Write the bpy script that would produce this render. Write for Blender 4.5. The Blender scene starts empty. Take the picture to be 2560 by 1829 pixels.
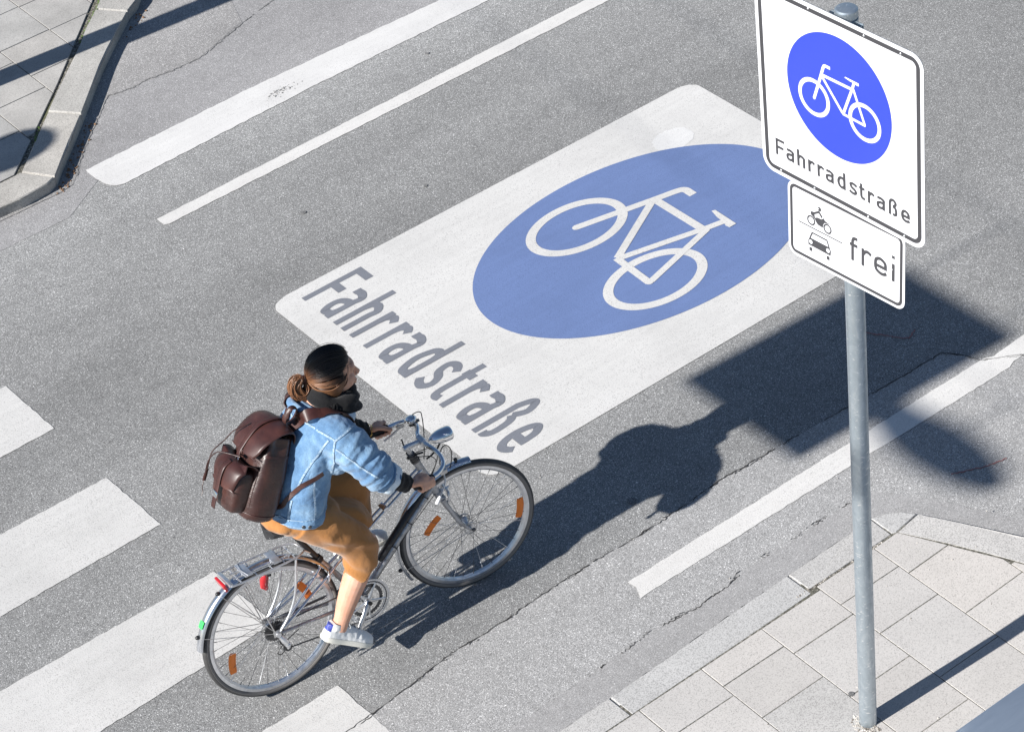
import bpy, bmesh, math, random
from mathutils import Vector, Matrix, noise, bvhtree
from math import sin, cos, pi, radians as rad, sqrt, atan2

# ------------------------------------------------------------------ camera, sky, sun, exposure
sc = bpy.context.scene
COL = sc.collection
W_, H_ = 2560, 1829
cp = dict(f=6494.25, yaw=1.0005901, pit=0.6731081, roll=-0.1369624, c=(-5.320007, -5.833336, 8.450969))
F_ = Vector((cos(cp['pit'])*cos(cp['yaw']), cos(cp['pit'])*sin(cp['yaw']), -sin(cp['pit'])))
R_ = F_.cross(Vector((0, 0, 1))).normalized(); U_ = R_.cross(F_)
c_, s_ = cos(cp['roll']), sin(cp['roll'])
R2, U2 = c_*R_+s_*U_, -s_*R_+c_*U_
cam_d = bpy.data.cameras.new('camera'); cam = bpy.data.objects.new('camera', cam_d); COL.objects.link(cam)
cam.matrix_world = Matrix.Translation(cp['c']) @ Matrix((R2, U2, -F_)).transposed().to_4x4()
cam_d.sensor_width = 36; cam_d.sensor_fit = 'HORIZONTAL'; cam_d.lens = cp['f']/W_*36
cam_d.clip_start = 0.1; cam_d.clip_end = 500
cam_d.dof.use_dof = False
sc.camera = cam

SUN_EL, SUN_AZ = rad(34.5), rad(-2.7)          # light travels towards +X, a touch to -Y
world = bpy.data.worlds.new('World'); sc.world = world; world.use_nodes = True
wn = world.node_tree.nodes; wl = world.node_tree.links; wn.clear()
wo = wn.new('ShaderNodeOutputWorld'); wb = wn.new('ShaderNodeBackground'); sky = wn.new('ShaderNodeTexSky')
sky.sky_type = 'NISHITA'; sky.sun_disc = False; sky.sun_elevation = SUN_EL; sky.sun_rotation = rad(-90)
sky.air_density = 1.0; sky.dust_density = 0.4; sky.ozone_density = 3.0
wb.inputs['Strength'].default_value = 0.056
wl.new(sky.outputs[0], wb.inputs[0]); wl.new(wb.outputs[0], wo.inputs[0])
sd = bpy.data.lights.new('sun', 'SUN'); sd.energy = 5.0; sd.angle = rad(0.53); sd.color = (1.0, 0.965, 0.92)
so = bpy.data.objects.new('sun', sd); COL.objects.link(so)
sun_dir = Vector((cos(SUN_EL)*cos(SUN_AZ), cos(SUN_EL)*sin(SUN_AZ), -sin(SUN_EL)))
so.rotation_euler = sun_dir.to_track_quat('-Z', 'Y').to_euler(); so.location = (-8, 0, 9)
sc.view_settings.view_transform = 'Standard'; sc.view_settings.look = 'None'
sc.view_settings.exposure = 0.72; sc.view_settings.gamma = 1.0
sc.cycles.max_bounces = 6

# ------------------------------------------------------------------ materials
def mat(name, col=(.5, .5, .5), rough=.5, metal=0., spec=.5, coat=0., coat_rough=.1, build=None, sheen=0.):
    m = bpy.data.materials.new(name); m.use_nodes = True
    b = m.node_tree.nodes['Principled BSDF']
    b.inputs['Base Color'].default_value = (*col, 1); b.inputs['Roughness'].default_value = rough
    b.inputs['Metallic'].default_value = metal; b.inputs['Specular IOR Level'].default_value = spec
    b.inputs['Coat Weight'].default_value = coat; b.inputs['Coat Roughness'].default_value = coat_rough
    b.inputs['Sheen Weight'].default_value = sheen
    if build: build(m.node_tree, b)
    return m
def N(nt, t, **k):
    n = nt.nodes.new(t)
    for a, v in k.items():
        if a in n.inputs.keys(): n.inputs[a].default_value = v
        else: setattr(n, a, v)
    return n
def coords(nt, which='Object', scale=(1, 1, 1), rot=(0, 0, 0)):
    t = N(nt, 'ShaderNodeTexCoord'); mp = N(nt, 'ShaderNodeMapping')
    mp.inputs['Scale'].default_value = scale; mp.inputs['Rotation'].default_value = rot
    nt.links.new(t.outputs[which], mp.inputs['Vector']); return mp.outputs['Vector']
def ramp(nt, src, stops, interp='LINEAR'):
    r = N(nt, 'ShaderNodeValToRGB'); r.color_ramp.interpolation = interp
    el = r.color_ramp.elements
    while len(el) < len(stops): el.new(.5)
    for e, (p, c) in zip(el, stops):
        e.position = p; e.color = (c, c, c, 1) if isinstance(c, (int, float)) else (*c, 1)
    nt.links.new(src, r.inputs['Fac']); return r.outputs['Color']
def mixc(nt, fac, a, b, mode='MIX'):
    m = N(nt, 'ShaderNodeMix', data_type='RGBA', blend_type=mode)
    for s, v in ((m.inputs[0], fac), (m.inputs[6], a), (m.inputs[7], b)):
        if isinstance(v, (int, float)): s.default_value = v
        elif isinstance(v, tuple): s.default_value = (*v, 1)
        else: nt.links.new(v, s)
    return m.outputs[2]
def bump(nt, b, h, strength=.3, dist=.002):
    bp = N(nt, 'ShaderNodeBump'); bp.inputs['Strength'].default_value = strength; bp.inputs['Distance'].default_value = dist
    nt.links.new(h, bp.inputs['Height']); nt.links.new(bp.outputs['Normal'], b.inputs['Normal'])
def noise_t(nt, vec, scale, detail=4, rough=.6, dist=0.):
    n = N(nt, 'ShaderNodeTexNoise'); n.inputs['Scale'].default_value = scale; n.inputs['Detail'].default_value = detail
    n.inputs['Roughness'].default_value = rough; n.inputs['Distortion'].default_value = dist
    nt.links.new(vec, n.inputs['Vector']); return n.outputs['Fac']
def voro(nt, vec, scale, out='Color', feature='F1'):
    n = N(nt, 'ShaderNodeTexVoronoi', feature=feature); n.inputs['Scale'].default_value = scale
    nt.links.new(vec, n.inputs['Vector']); return n.outputs[out]
def sepx(nt, c):
    s = N(nt, 'ShaderNodeSeparateColor'); nt.links.new(c, s.inputs[0]); return s.outputs[0]

def aggregate(base, dark, light, tint, scale=330, cover=1.0, bmp=.35, stain=.15):
    """crushed-stone surface: every stone its own grey, a few white and a few black ones"""
    def f(nt, b):
        v = coords(nt)
        st = sepx(nt, voro(nt, v, scale))
        g = ramp(nt, st, [(0., dark), (.05, dark), (.10, base*.76), (.5, base*.97), (.84, base*1.15), (.93, base*1.45), (.965, light), (1., light)])
        st2 = sepx(nt, voro(nt, v, scale*.55))
        g2 = ramp(nt, st2, [(0., .45), (.04, .88), (.5, 1.), (.95, 1.06), (.98, 1.45), (1., 2.0)])
        g = mixc(nt, .7, g, g2, 'MULTIPLY')
        big = ramp(nt, noise_t(nt, v, .9, 6, .62), [(.25, 1-stain), (.5, 1.), (.75, 1+stain*.8)])
        g = mixc(nt, 1., g, big, 'MULTIPLY')
        # worn tracks run along the road; dust gathers towards its edges
        trk = ramp(nt, noise_t(nt, coords(nt, 'Object', (.10, 1.1, 1)), 1.15, 3, .55, .3), [(.32, 1-stain*.8), (.5, 1.), (.68, 1+stain*.9)])
        g = mixc(nt, 1., g, trk, 'MULTIPLY')
        sy = N(nt, 'ShaderNodeSeparateXYZ'); nt.links.new(v, sy.inputs[0])
        mr = N(nt, 'ShaderNodeMapRange'); nt.links.new(sy.outputs[1], mr.inputs[0])
        for k_, q_ in zip((1, 2, 3, 4), (5.0, 6.1, 1.0, 1.0+stain*.9)): mr.inputs[k_].default_value = q_
        g = mixc(nt, 1., g, mr.outputs[0], 'MULTIPLY')
        mid = ramp(nt, noise_t(nt, v, 11, 4, .65), [(.3, .93), (.7, 1.07)])
        g = mixc(nt, 1., g, mid, 'MULTIPLY')
        oil = ramp(nt, noise_t(nt, v, 5.5, 5, .7), [(.70, 1.), (.80, .80)])
        g = mixc(nt, 1., g, oil, 'MULTIPLY')
        g = mixc(nt, 1., g, tint, 'MULTIPLY')
        nt.links.new(g, b.inputs['Base Color'])
        bump(nt, b, voro(nt, v, scale*.6, 'Distance'), bmp, .003)
    return f
M = {}
M['asphalt'] = mat('asphalt', rough=.85, spec=.35, build=aggregate(.220, .07, .60, (1., 1., .985)))
M['asphalt_old'] = mat('asphalt_old', rough=.88, spec=.3, build=aggregate(.305, .15, .62, (1., .992, .98), 320, stain=.09))
M['asphalt_far'] = mat('asphalt_far', rough=.88, spec=.3, build=aggregate(.245, .15, .5, (1., .985, .985), 380, bmp=.25, stain=.12))
M['asphalt_kerb'] = mat('asphalt_kerb', rough=.88, spec=.3, build=aggregate(.235, .12, .55, (1., .98, .965), 340, bmp=.3, stain=.14))
M['gutter'] = mat('gutter', rough=.85, spec=.3, build=aggregate(.290, .22, .45, (1., .985, .975), 420, bmp=.15, stain=.08))
M['crack'] = mat('crack', (.035, .033, .032), .95)
M['seal'] = mat('seal', rough=.8, build=aggregate(.15, .08, .3, (1., .99, .98), 260))

def stone(base, speck, amount, scale=170, tint=(1, 1, 1), stain=.12):
    def f(nt, b):
        v = coords(nt)
        st = sepx(nt, voro(nt, v, scale))
        g = ramp(nt, st, [(0., speck), (amount, speck), (amount+.08, base), (.9, base*1.05), (1., base*1.15)])
        big = ramp(nt, noise_t(nt, v, 3.1, 5, .6), [(.25, 1-stain), (.75, 1+stain)])
        g = mixc(nt, 1., g, big, 'MULTIPLY')
        g = mixc(nt, 1., g, tint, 'MULTIPLY')
        at = N(nt, 'ShaderNodeAttribute', attribute_name='slab_tone')
        g = mixc(nt, 1., g, at.outputs['Color'], 'MULTIPLY')
        nt.links.new(g, b.inputs['Base Color'])
        bump(nt, b, noise_t(nt, v, 220, 2), .25, .0015)
    return f
M['slab'] = mat('slab', rough=.85, spec=.25, build=stone(.455, .30, .10, 330, (1., .960, .915), .07))
M['slab_cool'] = mat('slab_cool', rough=.85, spec=.25, build=stone(.36, .25, .12, 300, (1., .975, .93), .2))
M['kerb'] = mat('kerb', rough=.9, spec=.25, build=stone(.43, .30, .25, 260, (1., .985, .96)))
M['kerb_far'] = mat('kerb_far', rough=.9, spec=.25, build=stone(.385, .26, .22, 260, (1., .965, .90), .26))
def joint_(nt, b):
    v = coords(nt)
    g = ramp(nt, noise_t(nt, v, 60, 4, .7), [(.38, (.05, .047, .04)), (.52, (.12, .115, .09)), (.62, (.30, .28, .25))])
    moss = ramp(nt, noise_t(nt, v, 4.5, 3, .6), [(.60, 0.), (.72, .7)])
    g = mixc(nt, moss, g, (.11, .115, .05))
    nt.links.new(g, b.inputs['Base Color']); bump(nt, b, noise_t(nt, v, 150, 3), .6, .005)
M['joint'] = mat('joint', rough=.95, build=joint_)
def paint(base, grit, amount, tint=(1, 1, 1), wear=.0, sc2=1.):
    def f(nt, b):
        v = coords(nt)
        st = sepx(nt, voro(nt, v, 260*sc2))
        col = tuple(base*t for t in tint); gr = tuple(grit*t for t in tint)
        f1 = ramp(nt, st, [(0., 1.), (amount, 1.), (amount+.04, 0.)])
        n1 = ramp(nt, noise_t(nt, v, 3.3, 5, .7), [(.35, .35), (.7, 1.)])
        mm = N(nt, 'ShaderNodeMath', operation='MULTIPLY'); nt.links.new(f1, mm.inputs[0]); nt.links.new(n1, mm.inputs[1])
        g = mixc(nt, mm.outputs[0], col, gr)
        big = ramp(nt, noise_t(nt, v, 1.6, 6, .65), [(.25, .86), (.5, .98), (.78, 1.06)])
        g = mixc(nt, 1., g, big, 'MULTIPLY')
        streak = ramp(nt, noise_t(nt, coords(nt, 'Object', (1.2, 16, 1)), 1.4, 4, .6), [(.3, .95), (.7, 1.03)])
        g = mixc(nt, 1., g, streak, 'MULTIPLY')
        if wear:
            w = ramp(nt, noise_t(nt, v, 26, 5, .75), [(.5+.22*(1-wear), 0.), (.6+.22*(1-wear), 1.)])
            g = mixc(nt, w, g, (.22, .215, .21))
        nt.links.new(g, b.inputs['Base Color'])
        bump(nt, b, voro(nt, v, 170, 'Distance'), .22, .0025)
    return f
M['paint_white'] = mat('paint_white', rough=.7, spec=.35, build=paint(.56, .33, .08, (1., .985, .955)))
M['paint_cross'] = mat('paint_cross', rough=.75, spec=.3, build=paint(.53, .32, .12, (1., .985, .955), wear=.2))
M['paint_fresh'] = mat('paint_fresh', rough=.6, spec=.4, build=paint(.61, .42, .07, (1., .985, .96), wear=.3))
M['paint_line'] = mat('paint_line', rough=.7, build=paint(.60, .40, .08, (1., .98, .945), wear=.2))
M['paint_blue'] = mat('paint_blue', rough=.65, spec=.4, build=paint(1., .80, .16, (.128, .185, .36)))
M['paint_grey'] = mat('paint_grey', rough=.75, build=paint(1., .8, .12, (.165, .175, .20)))
M['paint_patch'] = mat('paint_patch', rough=.65, build=paint(.625, .46, .08, (1., .992, .975)))
M['chalk_red'] = mat('chalk_red', (.30, .13, .125), .9)
def pebble_(nt, b):
    v = coords(nt); g = sepx(nt, voro(nt, v, 35))
    nt.links.new(ramp(nt, g, [(0, (.14, .12, .1)), (.5, (.4, .37, .33)), (1, (.65, .62, .58))]), b.inputs['Base Color'])
M['pebble'] = mat('pebble', rough=.9, build=pebble_)
M['leaf_litter'] = mat('leaf_litter', (.19, .11, .06), .9)
M['moss'] = mat('moss', (.10, .17, .035), .95)

def galv(nt, b):
    v = coords(nt, 'Object', (1, 1, .55))
    n1 = noise_t(nt, v, 22, 6, .7, .8)
    g = ramp(nt, n1, [(.3, (.38, .44, .49)), (.55, (.49, .56, .61)), (.75, (.66, .71, .74))])
    flk = ramp(nt, noise_t(nt, coords(nt, 'Object', (1, 1, 2.2)), 46, 3, .6), [(.62, 0.), (.70, 1.)])
    g = mixc(nt, flk, g, (.8, .82, .83))
    nt.links.new(g, b.inputs['Base Color'])
    nt.links.new(ramp(nt, n1, [(.3, .5), (.7, .38)]), b.inputs['Roughness'])
    bump(nt, b, n1, .12, .004)
M['galv'] = mat('galvanised', rough=.42, metal=.85, build=galv)
def worn_chrome(nt, b):
    v = coords(nt)
    g = ramp(nt, noise_t(nt, v, 30, 5, .7), [(.3, (.55, .56, .58)), (.6, (.72, .73, .75))])
    nt.links.new(g, b.inputs['Base Color'])
    nt.links.new(ramp(nt, noise_t(nt, v, 45, 4, .6), [(.35, .28), (.7, .48)]), b.inputs['Roughness'])
M['chrome'] = mat('chrome', (.78, .79, .81), .1, 1.)
M['alloy'] = mat('alloy', (.68, .69, .71), .3, .85, build=worn_chrome)
M['alloy_dull'] = mat('alloy_dull', (.50, .50, .50), .45, .85)
def frame_(nt, b):
    v = coords(nt)
    d = ramp(nt, noise_t(nt, v, 60, 5, .8), [(.52, 0.), (.62, 1.)])
    nt.links.new(mixc(nt, d, (.40, .41, .43), (.19, .18, .17)), b.inputs['Base Color'])
M['frame_grey'] = mat('frame_grey', rough=.38, metal=.6, build=frame_)
M['tube_silver'] = mat('tube_silver', (.60, .62, .66), .22, .9)
def tyre_(nt, b):
    v = coords(nt)
    nt.links.new(ramp(nt, noise_t(nt, v, 30, 4, .7), [(.3, (.028, .028, .03)), (.7, (.07, .068, .066))]), b.inputs['Base Color'])
    w = N(nt, 'ShaderNodeTexWave'); w.inputs['Scale'].default_value = 60; w.inputs['Distortion'].default_value = 2
    nt.links.new(v, w.inputs['Vector']); bump(nt, b, w.outputs['Fac'], .3, .001)
M['tyre'] = mat('tyre', rough=.75, build=tyre_)
M['tyre_wall'] = mat('tyre_wall', (.17, .16, .15), .8)
M['steel_dark'] = mat('steel_dark', (.11, .11, .115), .4, .8)
M['black'] = mat('black_plastic', (.014, .014, .016), .42)
M['black_matt'] = mat('black_matt', (.02, .02, .021), .75)
M['orange'] = mat('orange_reflector', (.80, .19, .012), .35, build=lambda nt, b: bump(nt, b, voro(nt, coords(nt), 260, 'Distance'), .5, .002))
M['red'] = mat('red_lens', (.42, .015, .02), .2, coat=.6)
M['green'] = mat('green_tape', (.05, .62, .12), .5)
M['green_label'] = mat('green_label', (.03, .25, .16), .5)
M['white_plastic'] = mat('white_plastic', (.8, .8, .8), .4)
M['sign_white'] = mat('sign_white', (.66, .67, .70), .32, coat=.3, build=lambda nt, b: bump(nt, b, noise_t(nt, coords(nt), 7, 2), .03, .01))
def sblue(nt, b):
    w = N(nt, 'ShaderNodeTexWave', bands_direction='Z'); w.inputs['Scale'].default_value = 95; w.inputs['Distortion'].default_value = .4
    nt.links.new(coords(nt), w.inputs['Vector'])
    nt.links.new(ramp(nt, w.outputs['Fac'], [(0, (.022, .046, .56)), (1, (.026, .054, .62))]), b.inputs['Base Color'])
M['sign_blue'] = mat('sign_blue', rough=.35, coat=.3, build=sblue)
M['sign_black'] = mat('sign_black', (.045, .045, .05), .35, coat=.2)
M['sign_back'] = mat('sign_back', (.5, .52, .54), .4, .8)

def denim_(nt, b):
    v = coords(nt)
    fade = noise_t(nt, v, 7., 5, .62, .3)
    g = ramp(nt, fade, [(.28, (.070, .150, .285)), (.46, (.125, .240, .40)), (.60, (.20, .335, .49)), (.78, (.36, .50, .64))])
    w1 = N(nt, 'ShaderNodeTexWave', bands_direction='DIAGONAL'); w1.inputs['Scale'].default_value = 230; w1.inputs['Distortion'].default_value = 3
    nt.links.new(v, w1.inputs['Vector'])
    fine = ramp(nt, noise_t(nt, coords(nt, 'Object', (1, 1, .25)), 420, 2), [(.3, .82), (.7, 1.16)])
    g = mixc(nt, 1., g, fine, 'MULTIPLY')
    nt.links.new(g, b.inputs['Base Color'])
    cz_ = noise_t(nt, coords(nt, 'Object', (1, 1, 1.6)), 15, 4, .55, 1.2)
    hh = N(nt, 'ShaderNodeMath', operation='MULTIPLY_ADD'); nt.links.new(w1.outputs['Fac'], hh.inputs[0]); hh.inputs[1].default_value = .05; nt.links.new(cz_, hh.inputs[2])
    bump(nt, b, hh.outputs[0], .55, .014)
M['denim'] = mat('denim', rough=.85, spec=.2, sheen=.25, build=denim_)
M['denim_pale'] = mat('denim_pale', (.58, .69, .78), .9, spec=.2, build=lambda nt, b: nt.links.new(ramp(nt, noise_t(nt, coords(nt), 130, 3, .7), [(.38, (.15, .25, .37)), (.52, (.31, .42, .53)), (.72, (.48, .56, .63))]), b.inputs['Base Color']))
M['denim_inside'] = mat('denim_inside', (.62, .70, .76), .9, spec=.2, build=lambda nt, b: nt.links.new(ramp(nt, noise_t(nt, coords(nt), 60, 4, .7), [(.3, (.42, .54, .66)), (.7, (.70, .77, .82))]), b.inputs['Base Color']))
def skirt_(nt, b):
    v = coords(nt)
    g = ramp(nt, noise_t(nt, v, 9, 5, .6), [(.3, (.33, .142, .040)), (.7, (.42, .19, .060))])
    fine = ramp(nt, noise_t(nt, v, 350, 2), [(.3, .88), (.7, 1.1)])
    nt.links.new(mixc(nt, 1., g, fine, 'MULTIPLY'), b.inputs['Base Color'])
    bump(nt, b, noise_t(nt, coords(nt, 'Object', (1, 1.5, .8)), 11, 3, .5, 1.8), .32, .012)
M['skirt'] = mat('skirt', rough=.8, spec=.2, sheen=.3, build=skirt_)
def skin_(nt, b):
    v = coords(nt)
    nt.links.new(ramp(nt, noise_t(nt, v, 16, 4, .6), [(.3, (.56, .30, .20)), (.7, (.68, .40, .29))]), b.inputs['Base Color'])
    b.inputs['Subsurface Weight'].default_value = .12; b.inputs['Subsurface Radius'].default_value = (.012, .005, .003)
    bump(nt, b, noise_t(nt, v, 260, 3), .12, .0006)
M['skin'] = mat('skin', rough=.5, spec=.4, build=skin_)
def hair_(nt, b):
    at = N(nt, 'ShaderNodeAttribute', attribute_name='tone')
    g = ramp(nt, at.outputs['Fac'], [(0., (.008, .007, .007)), (.42, (.018, .011, .009)), (.62, (.075, .034, .018)), (.85, (.19, .090, .045)), (1., (.34, .175, .09))])
    nt.links.new(g, b.inputs['Base Color'])
M['hair'] = mat('hair', rough=.38, spec=.5, build=hair_)
M['hair'].node_tree.nodes['Principled BSDF'].inputs['Anisotropic'].default_value = .5
M['knit'] = mat('black_knit', (.012, .012, .013), .95, spec=.15, sheen=.15, build=lambda nt, b: bump(nt, b, noise_t(nt, coords(nt), 320, 3, .8), .8, .003))
def leather_(nt, b):
    v = coords(nt)
    n = noise_t(nt, v, 11, 6, .65, .4)
    g = ramp(nt, n, [(.3, (.024, .010, .009)), (.5, (.043, .017, .014)), (.68, (.072, .027, .020)), (.85, (.11, .043, .028))])
    scr = ramp(nt, noise_t(nt, coords(nt, 'Object', (4, 1, 2)), 60, 4, .8, 1.5), [(.68, 0.), (.75, .35)])
    g = mixc(nt, scr, g, (.25, .16, .14))
    nt.links.new(g, b.inputs['Base Color'])
    nt.links.new(ramp(nt, noise_t(nt, v, 25, 5, .7), [(.3, .28), (.7, .5)]), b.inputs['Roughness'])
    bump(nt, b, noise_t(nt, coords(nt, 'Object', (1, .8, 1.5)), 16, 6, .62, 1.8), .32, .009)
M['leather'] = mat('leather', rough=.32, spec=.5, coat=.1, coat_rough=.3, build=leather_)
M['leather_tan'] = mat('leather_tan', (.34, .17, .11), .55)
def leather2_(nt, b):
    v = coords(nt)
    g = ramp(nt, noise_t(nt, v, 9, 6, .65, .4), [(.3, (.030, .011, .010)), (.55, (.055, .020, .017)), (.8, (.095, .036, .027))])
    nt.links.new(g, b.inputs['Base Color']); bump(nt, b, noise_t(nt, v, 160, 4, .7), .2, .0012)
M['leather_flap'] = mat('leather_flap', rough=.42, spec=.5, build=leather2_)
M['shoe'] = mat('shoe_leather', (.76, .77, .76), .45, build=lambda nt, b: bump(nt, b, noise_t(nt, coords(nt), 90, 4, .7), .15, .001))
M['shoe_sole'] = mat('shoe_sole', (.70, .69, .62), .6)
M['shoe_blue'] = mat('shoe_blue', (.05, .07, .33), .5)
M['lace'] = mat('lace', (.40, .42, .43), .85)
M['gold'] = mat('gold', (.85, .60, .18), .25, 1.)
M['cabinet'] = mat('cabinet', (.30, .36, .45), .28, .35, coat=.4, build=lambda nt, b: nt.links.new(ramp(nt, noise_t(nt, coords(nt, 'Object', (1, 4, 4)), 3, 5, .7, .6), [(.3, (.16, .20, .26)), (.7, (.20, .245, .31))]), b.inputs['Base Color']))

# ------------------------------------------------------------------ helpers
def tag(o, label=None, cat=None, group=None, kind=None):
    if label: o['label'] = label
    if cat: o['category'] = cat
    if group: o['group'] = group
    if kind: o['kind'] = kind
    return o
def link(o, parent=None):
    COL.objects.link(o)
    if parent: o.parent = parent
    return o
def empty(name, mtx=None, parent=None):
    o = bpy.data.objects.new(name, None); o.empty_display_size = .1; link(o, parent)
    if mtx is not None: o.matrix_world = mtx
    return o
class MB:
    def __init__(s): s.v = []; s.f = []; s.mi = []; s.mats = []; s.cur = 0
    def m(s, name):
        if name not in s.mats: s.mats.append(name)
        s.cur = s.mats.index(name); return s
    def add(s, vs, fs):
        b = len(s.v); s.v += [tuple(v) for v in vs]; s.f += [tuple(i+b for i in f) for f in fs]; s.mi += [s.cur]*len(fs); return s
    def box(s, c, h, rot=None, bev=0.):
        bm = bmesh.new(); bmesh.ops.create_cube(bm, size=2)
        bmesh.ops.scale(bm, vec=h, verts=bm.verts)
        if bev: bmesh.ops.bevel(bm, geom=bm.edges[:], offset=bev, segments=2, profile=.5, affect='EDGES')
        mt = Matrix.Translation(c) @ (rot.to_4x4() if rot is not None else Matrix.Identity(4))
        bm.transform(mt); bm.verts.index_update()
        s.add([v.co for v in bm.verts], [[v.index for v in f.verts] for f in bm.faces]); bm.free(); return s
    def tube(s, pts, r, n=10, cap=True, flat=1., up=None, closed=False):
        pts = [Vector(p) for p in pts]; k = len(pts)
        rs = r if isinstance(r, (list, tuple)) else [r]*k
        base = len(s.v); nrm = None; vs = []; fs = []
        for i, p in enumerate(pts):
            if closed: t = pts[(i+1) % k]-pts[i-1]
            else: t = pts[min(i+1, k-1)]-pts[max(i-1, 0)]
            t.normalize()
            if nrm is None:
                ref = Vector(up) if up else (Vector((0, 0, 1)) if abs(t.z) < .9 else Vector((1, 0, 0)))
                nrm = (ref-t*ref.dot(t)).normalized()
            else: nrm = (nrm-t*nrm.dot(t)).normalized()
            b = t.cross(nrm); rr = rs[i]
            a1, a2 = rr if isinstance(rr, (tuple, list)) else (rr, rr*flat)
            for j in range(n):
                a = 2*pi*j/n; vs.append(p+nrm*cos(a)*a1+b*sin(a)*a2)
        for i in range(k if closed else k-1):
            i2 = (i+1) % k
            for j in range(n):
                j2 = (j+1) % n; fs.append((i*n+j, i*n+j2, i2*n+j2, i2*n+j))
        if cap and not closed: fs.append(tuple(range(n))[::-1]); fs.append(tuple((k-1)*n+j for j in range(n)))
        return s.add(vs, fs)
    def ell(s, c, r, rot=None, seg=20, rings=12, fn=None):
        vs = []; fs = []
        for i in range(rings+1):
            t = pi*i/rings
            for j in range(seg):
                a = 2*pi*j/seg; d = Vector((sin(t)*cos(a), sin(t)*sin(a), cos(t)))
                k = fn(d) if fn else 1
                v = Vector((d.x*r[0], d.y*r[1], d.z*r[2]))*k
                if rot is not None: v = rot @ v
                vs.append(v+Vector(c))
        for i in range(rings):
            for j in range(seg):
                j2 = (j+1) % seg; fs.append((i*seg+j, (i+1)*seg+j, (i+1)*seg+j2, i*seg+j2))
        return s.add(vs, fs)
    def ring(s, c, R, prof, n=96, ax=Vector((0, 1, 0)), a0=0., a1=2*pi, e1=Vector((1, 0, 0)), e3=Vector((0, 0, 1))):
        """profile [(dr,dy)] swept round axis ax"""
        full = abs(a1-a0-2*pi) < 1e-6; k = n if full else n+1; m = len(prof); vs = []; fs = []
        for i in range(k):
            a = a0+(a1-a0)*i/n; d = e1*cos(a)+e3*sin(a)
            for dr, dy in prof: vs.append(Vector(c)+d*(R+dr)+ax*dy)
        for i in range(k if full else k-1):
            i2 = (i+1) % k
            for j in range(m):
                j2 = (j+1) % m; fs.append((i*m+j, i2*m+j, i2*m+j2, i*m+j2))
        if not full: fs.append(tuple(range(m))); fs.append(tuple((k-1)*m+j for j in range(m))[::-1])
        return s.add(vs, fs)
    def build(s, name, mats=None, parent=None, smooth=True, bevel=0., auto=40, tf=None):
        me = bpy.data.meshes.new(name); vs = s.v
        if tf is not None: vs = [tf @ Vector(v) for v in vs]
        me.from_pydata([tuple(v) for v in vs], [], s.f); me.validate()
        names = s.mats if s.mats else [mats]
        for mn in names: me.materials.append(M[mn])
        if s.mats:
            for p, i in zip(me.polygons, s.mi): p.material_index = i
        bm = bmesh.new(); bm.from_mesh(me); bmesh.ops.recalc_face_normals(bm, faces=bm.faces); bm.to_mesh(me); bm.free()
        o = bpy.data.objects.new(name, me); link(o, parent)
        if smooth:
            for p in me.polygons: p.use_smooth = True
            if auto < 180: me.set_sharp_from_angle(angle=rad(auto))
        return o
def remesh(mb, voxel, smooth_it=4, tf=None):
    """union of the closed shapes in mb as one continuous surface; returns (verts, faces)"""
    me = bpy.data.meshes.new('tmp'); me.from_pydata(mb.v, [], mb.f)
    bm = bmesh.new(); bm.from_mesh(me); bmesh.ops.recalc_face_normals(bm, faces=bm.faces); bm.to_mesh(me); bm.free()
    o = bpy.data.objects.new('tmp', me); COL.objects.link(o)
    md = o.modifiers.new('r', 'REMESH'); md.mode = 'VOXEL'; md.voxel_size = voxel
    if smooth_it:
        m2 = o.modifiers.new('s', 'SMOOTH'); m2.iterations = smooth_it; m2.factor = .5
    dg = bpy.context.evaluated_depsgraph_get(); dg.update()
    ev = o.evaluated_get(dg); r = bpy.data.meshes.new_from_object(ev)
    vs = [v.co.copy() for v in r.vertices]; ns = [v.normal.copy() for v in r.vertices]; fs = [tuple(p.vertices) for p in r.polygons]
    bpy.data.objects.remove(o); bpy.data.meshes.remove(me); bpy.data.meshes.remove(r)
    return vs, ns, fs
def cr(pts, n=8, closed=False):
    P = [Vector(p) for p in pts]; out = []; k = len(P)
    rng = range(k if closed else k-1)
    for i in rng:
        if closed: p0, p1, p2, p3 = P[i-1], P[i], P[(i+1) % k], P[(i+2) % k]
        else: p0, p1, p2, p3 = P[max(i-1, 0)], P[i], P[i+1], P[min(i+2, k-1)]
        for j in range(n):
            t = j/n
            out.append(.5*((2*p1)+(p2-p0)*t+(2*p0-5*p1+4*p2-p3)*t*t+(3*p1-p0-3*p2+p3)*t**3))
    if not closed: out.append(P[-1])
    return out
def lerp(a, b, t): return a+(b-a)*t

# ---- 2-D strokes and areas laid on any plane through a mapping (u,v)->3-D
def ribbon(mb, pts, w, mp, z, closed=False):
    P = [Vector((p[0], p[1])) for p in pts]; k = len(P); vs = []; fs = []
    for i in range(k):
        if closed: a, b = P[i]-P[i-1], P[(i+1) % k]-P[i]
        else: a, b = (P[i]-P[i-1] if i else P[1]-P[0]), (P[i+1]-P[i] if i < k-1 else P[-1]-P[-2])
        a.normalize(); b.normalize(); na, nb = Vector((-a.y, a.x)), Vector((-b.y, b.x))
        n = (na+nb)
        if n.length < 1e-6: n = na
        n.normalize(); s = min(1/max(n.dot(na), .4), 1.8)*w/2
        vs += [mp(*(P[i]+n*s), z), mp(*(P[i]-n*s), z)]
    for i in range(k if closed else k-1):
        j = (i+1) % k; fs.append((2*i, 2*j, 2*j+1, 2*i+1))
    mb.add(vs, fs)
def area(mb, pts, mp, z):
    n0 = len(mb.v); mb.add([mp(p[0], p[1], z) for p in pts], [tuple(range(len(pts)))])
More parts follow.
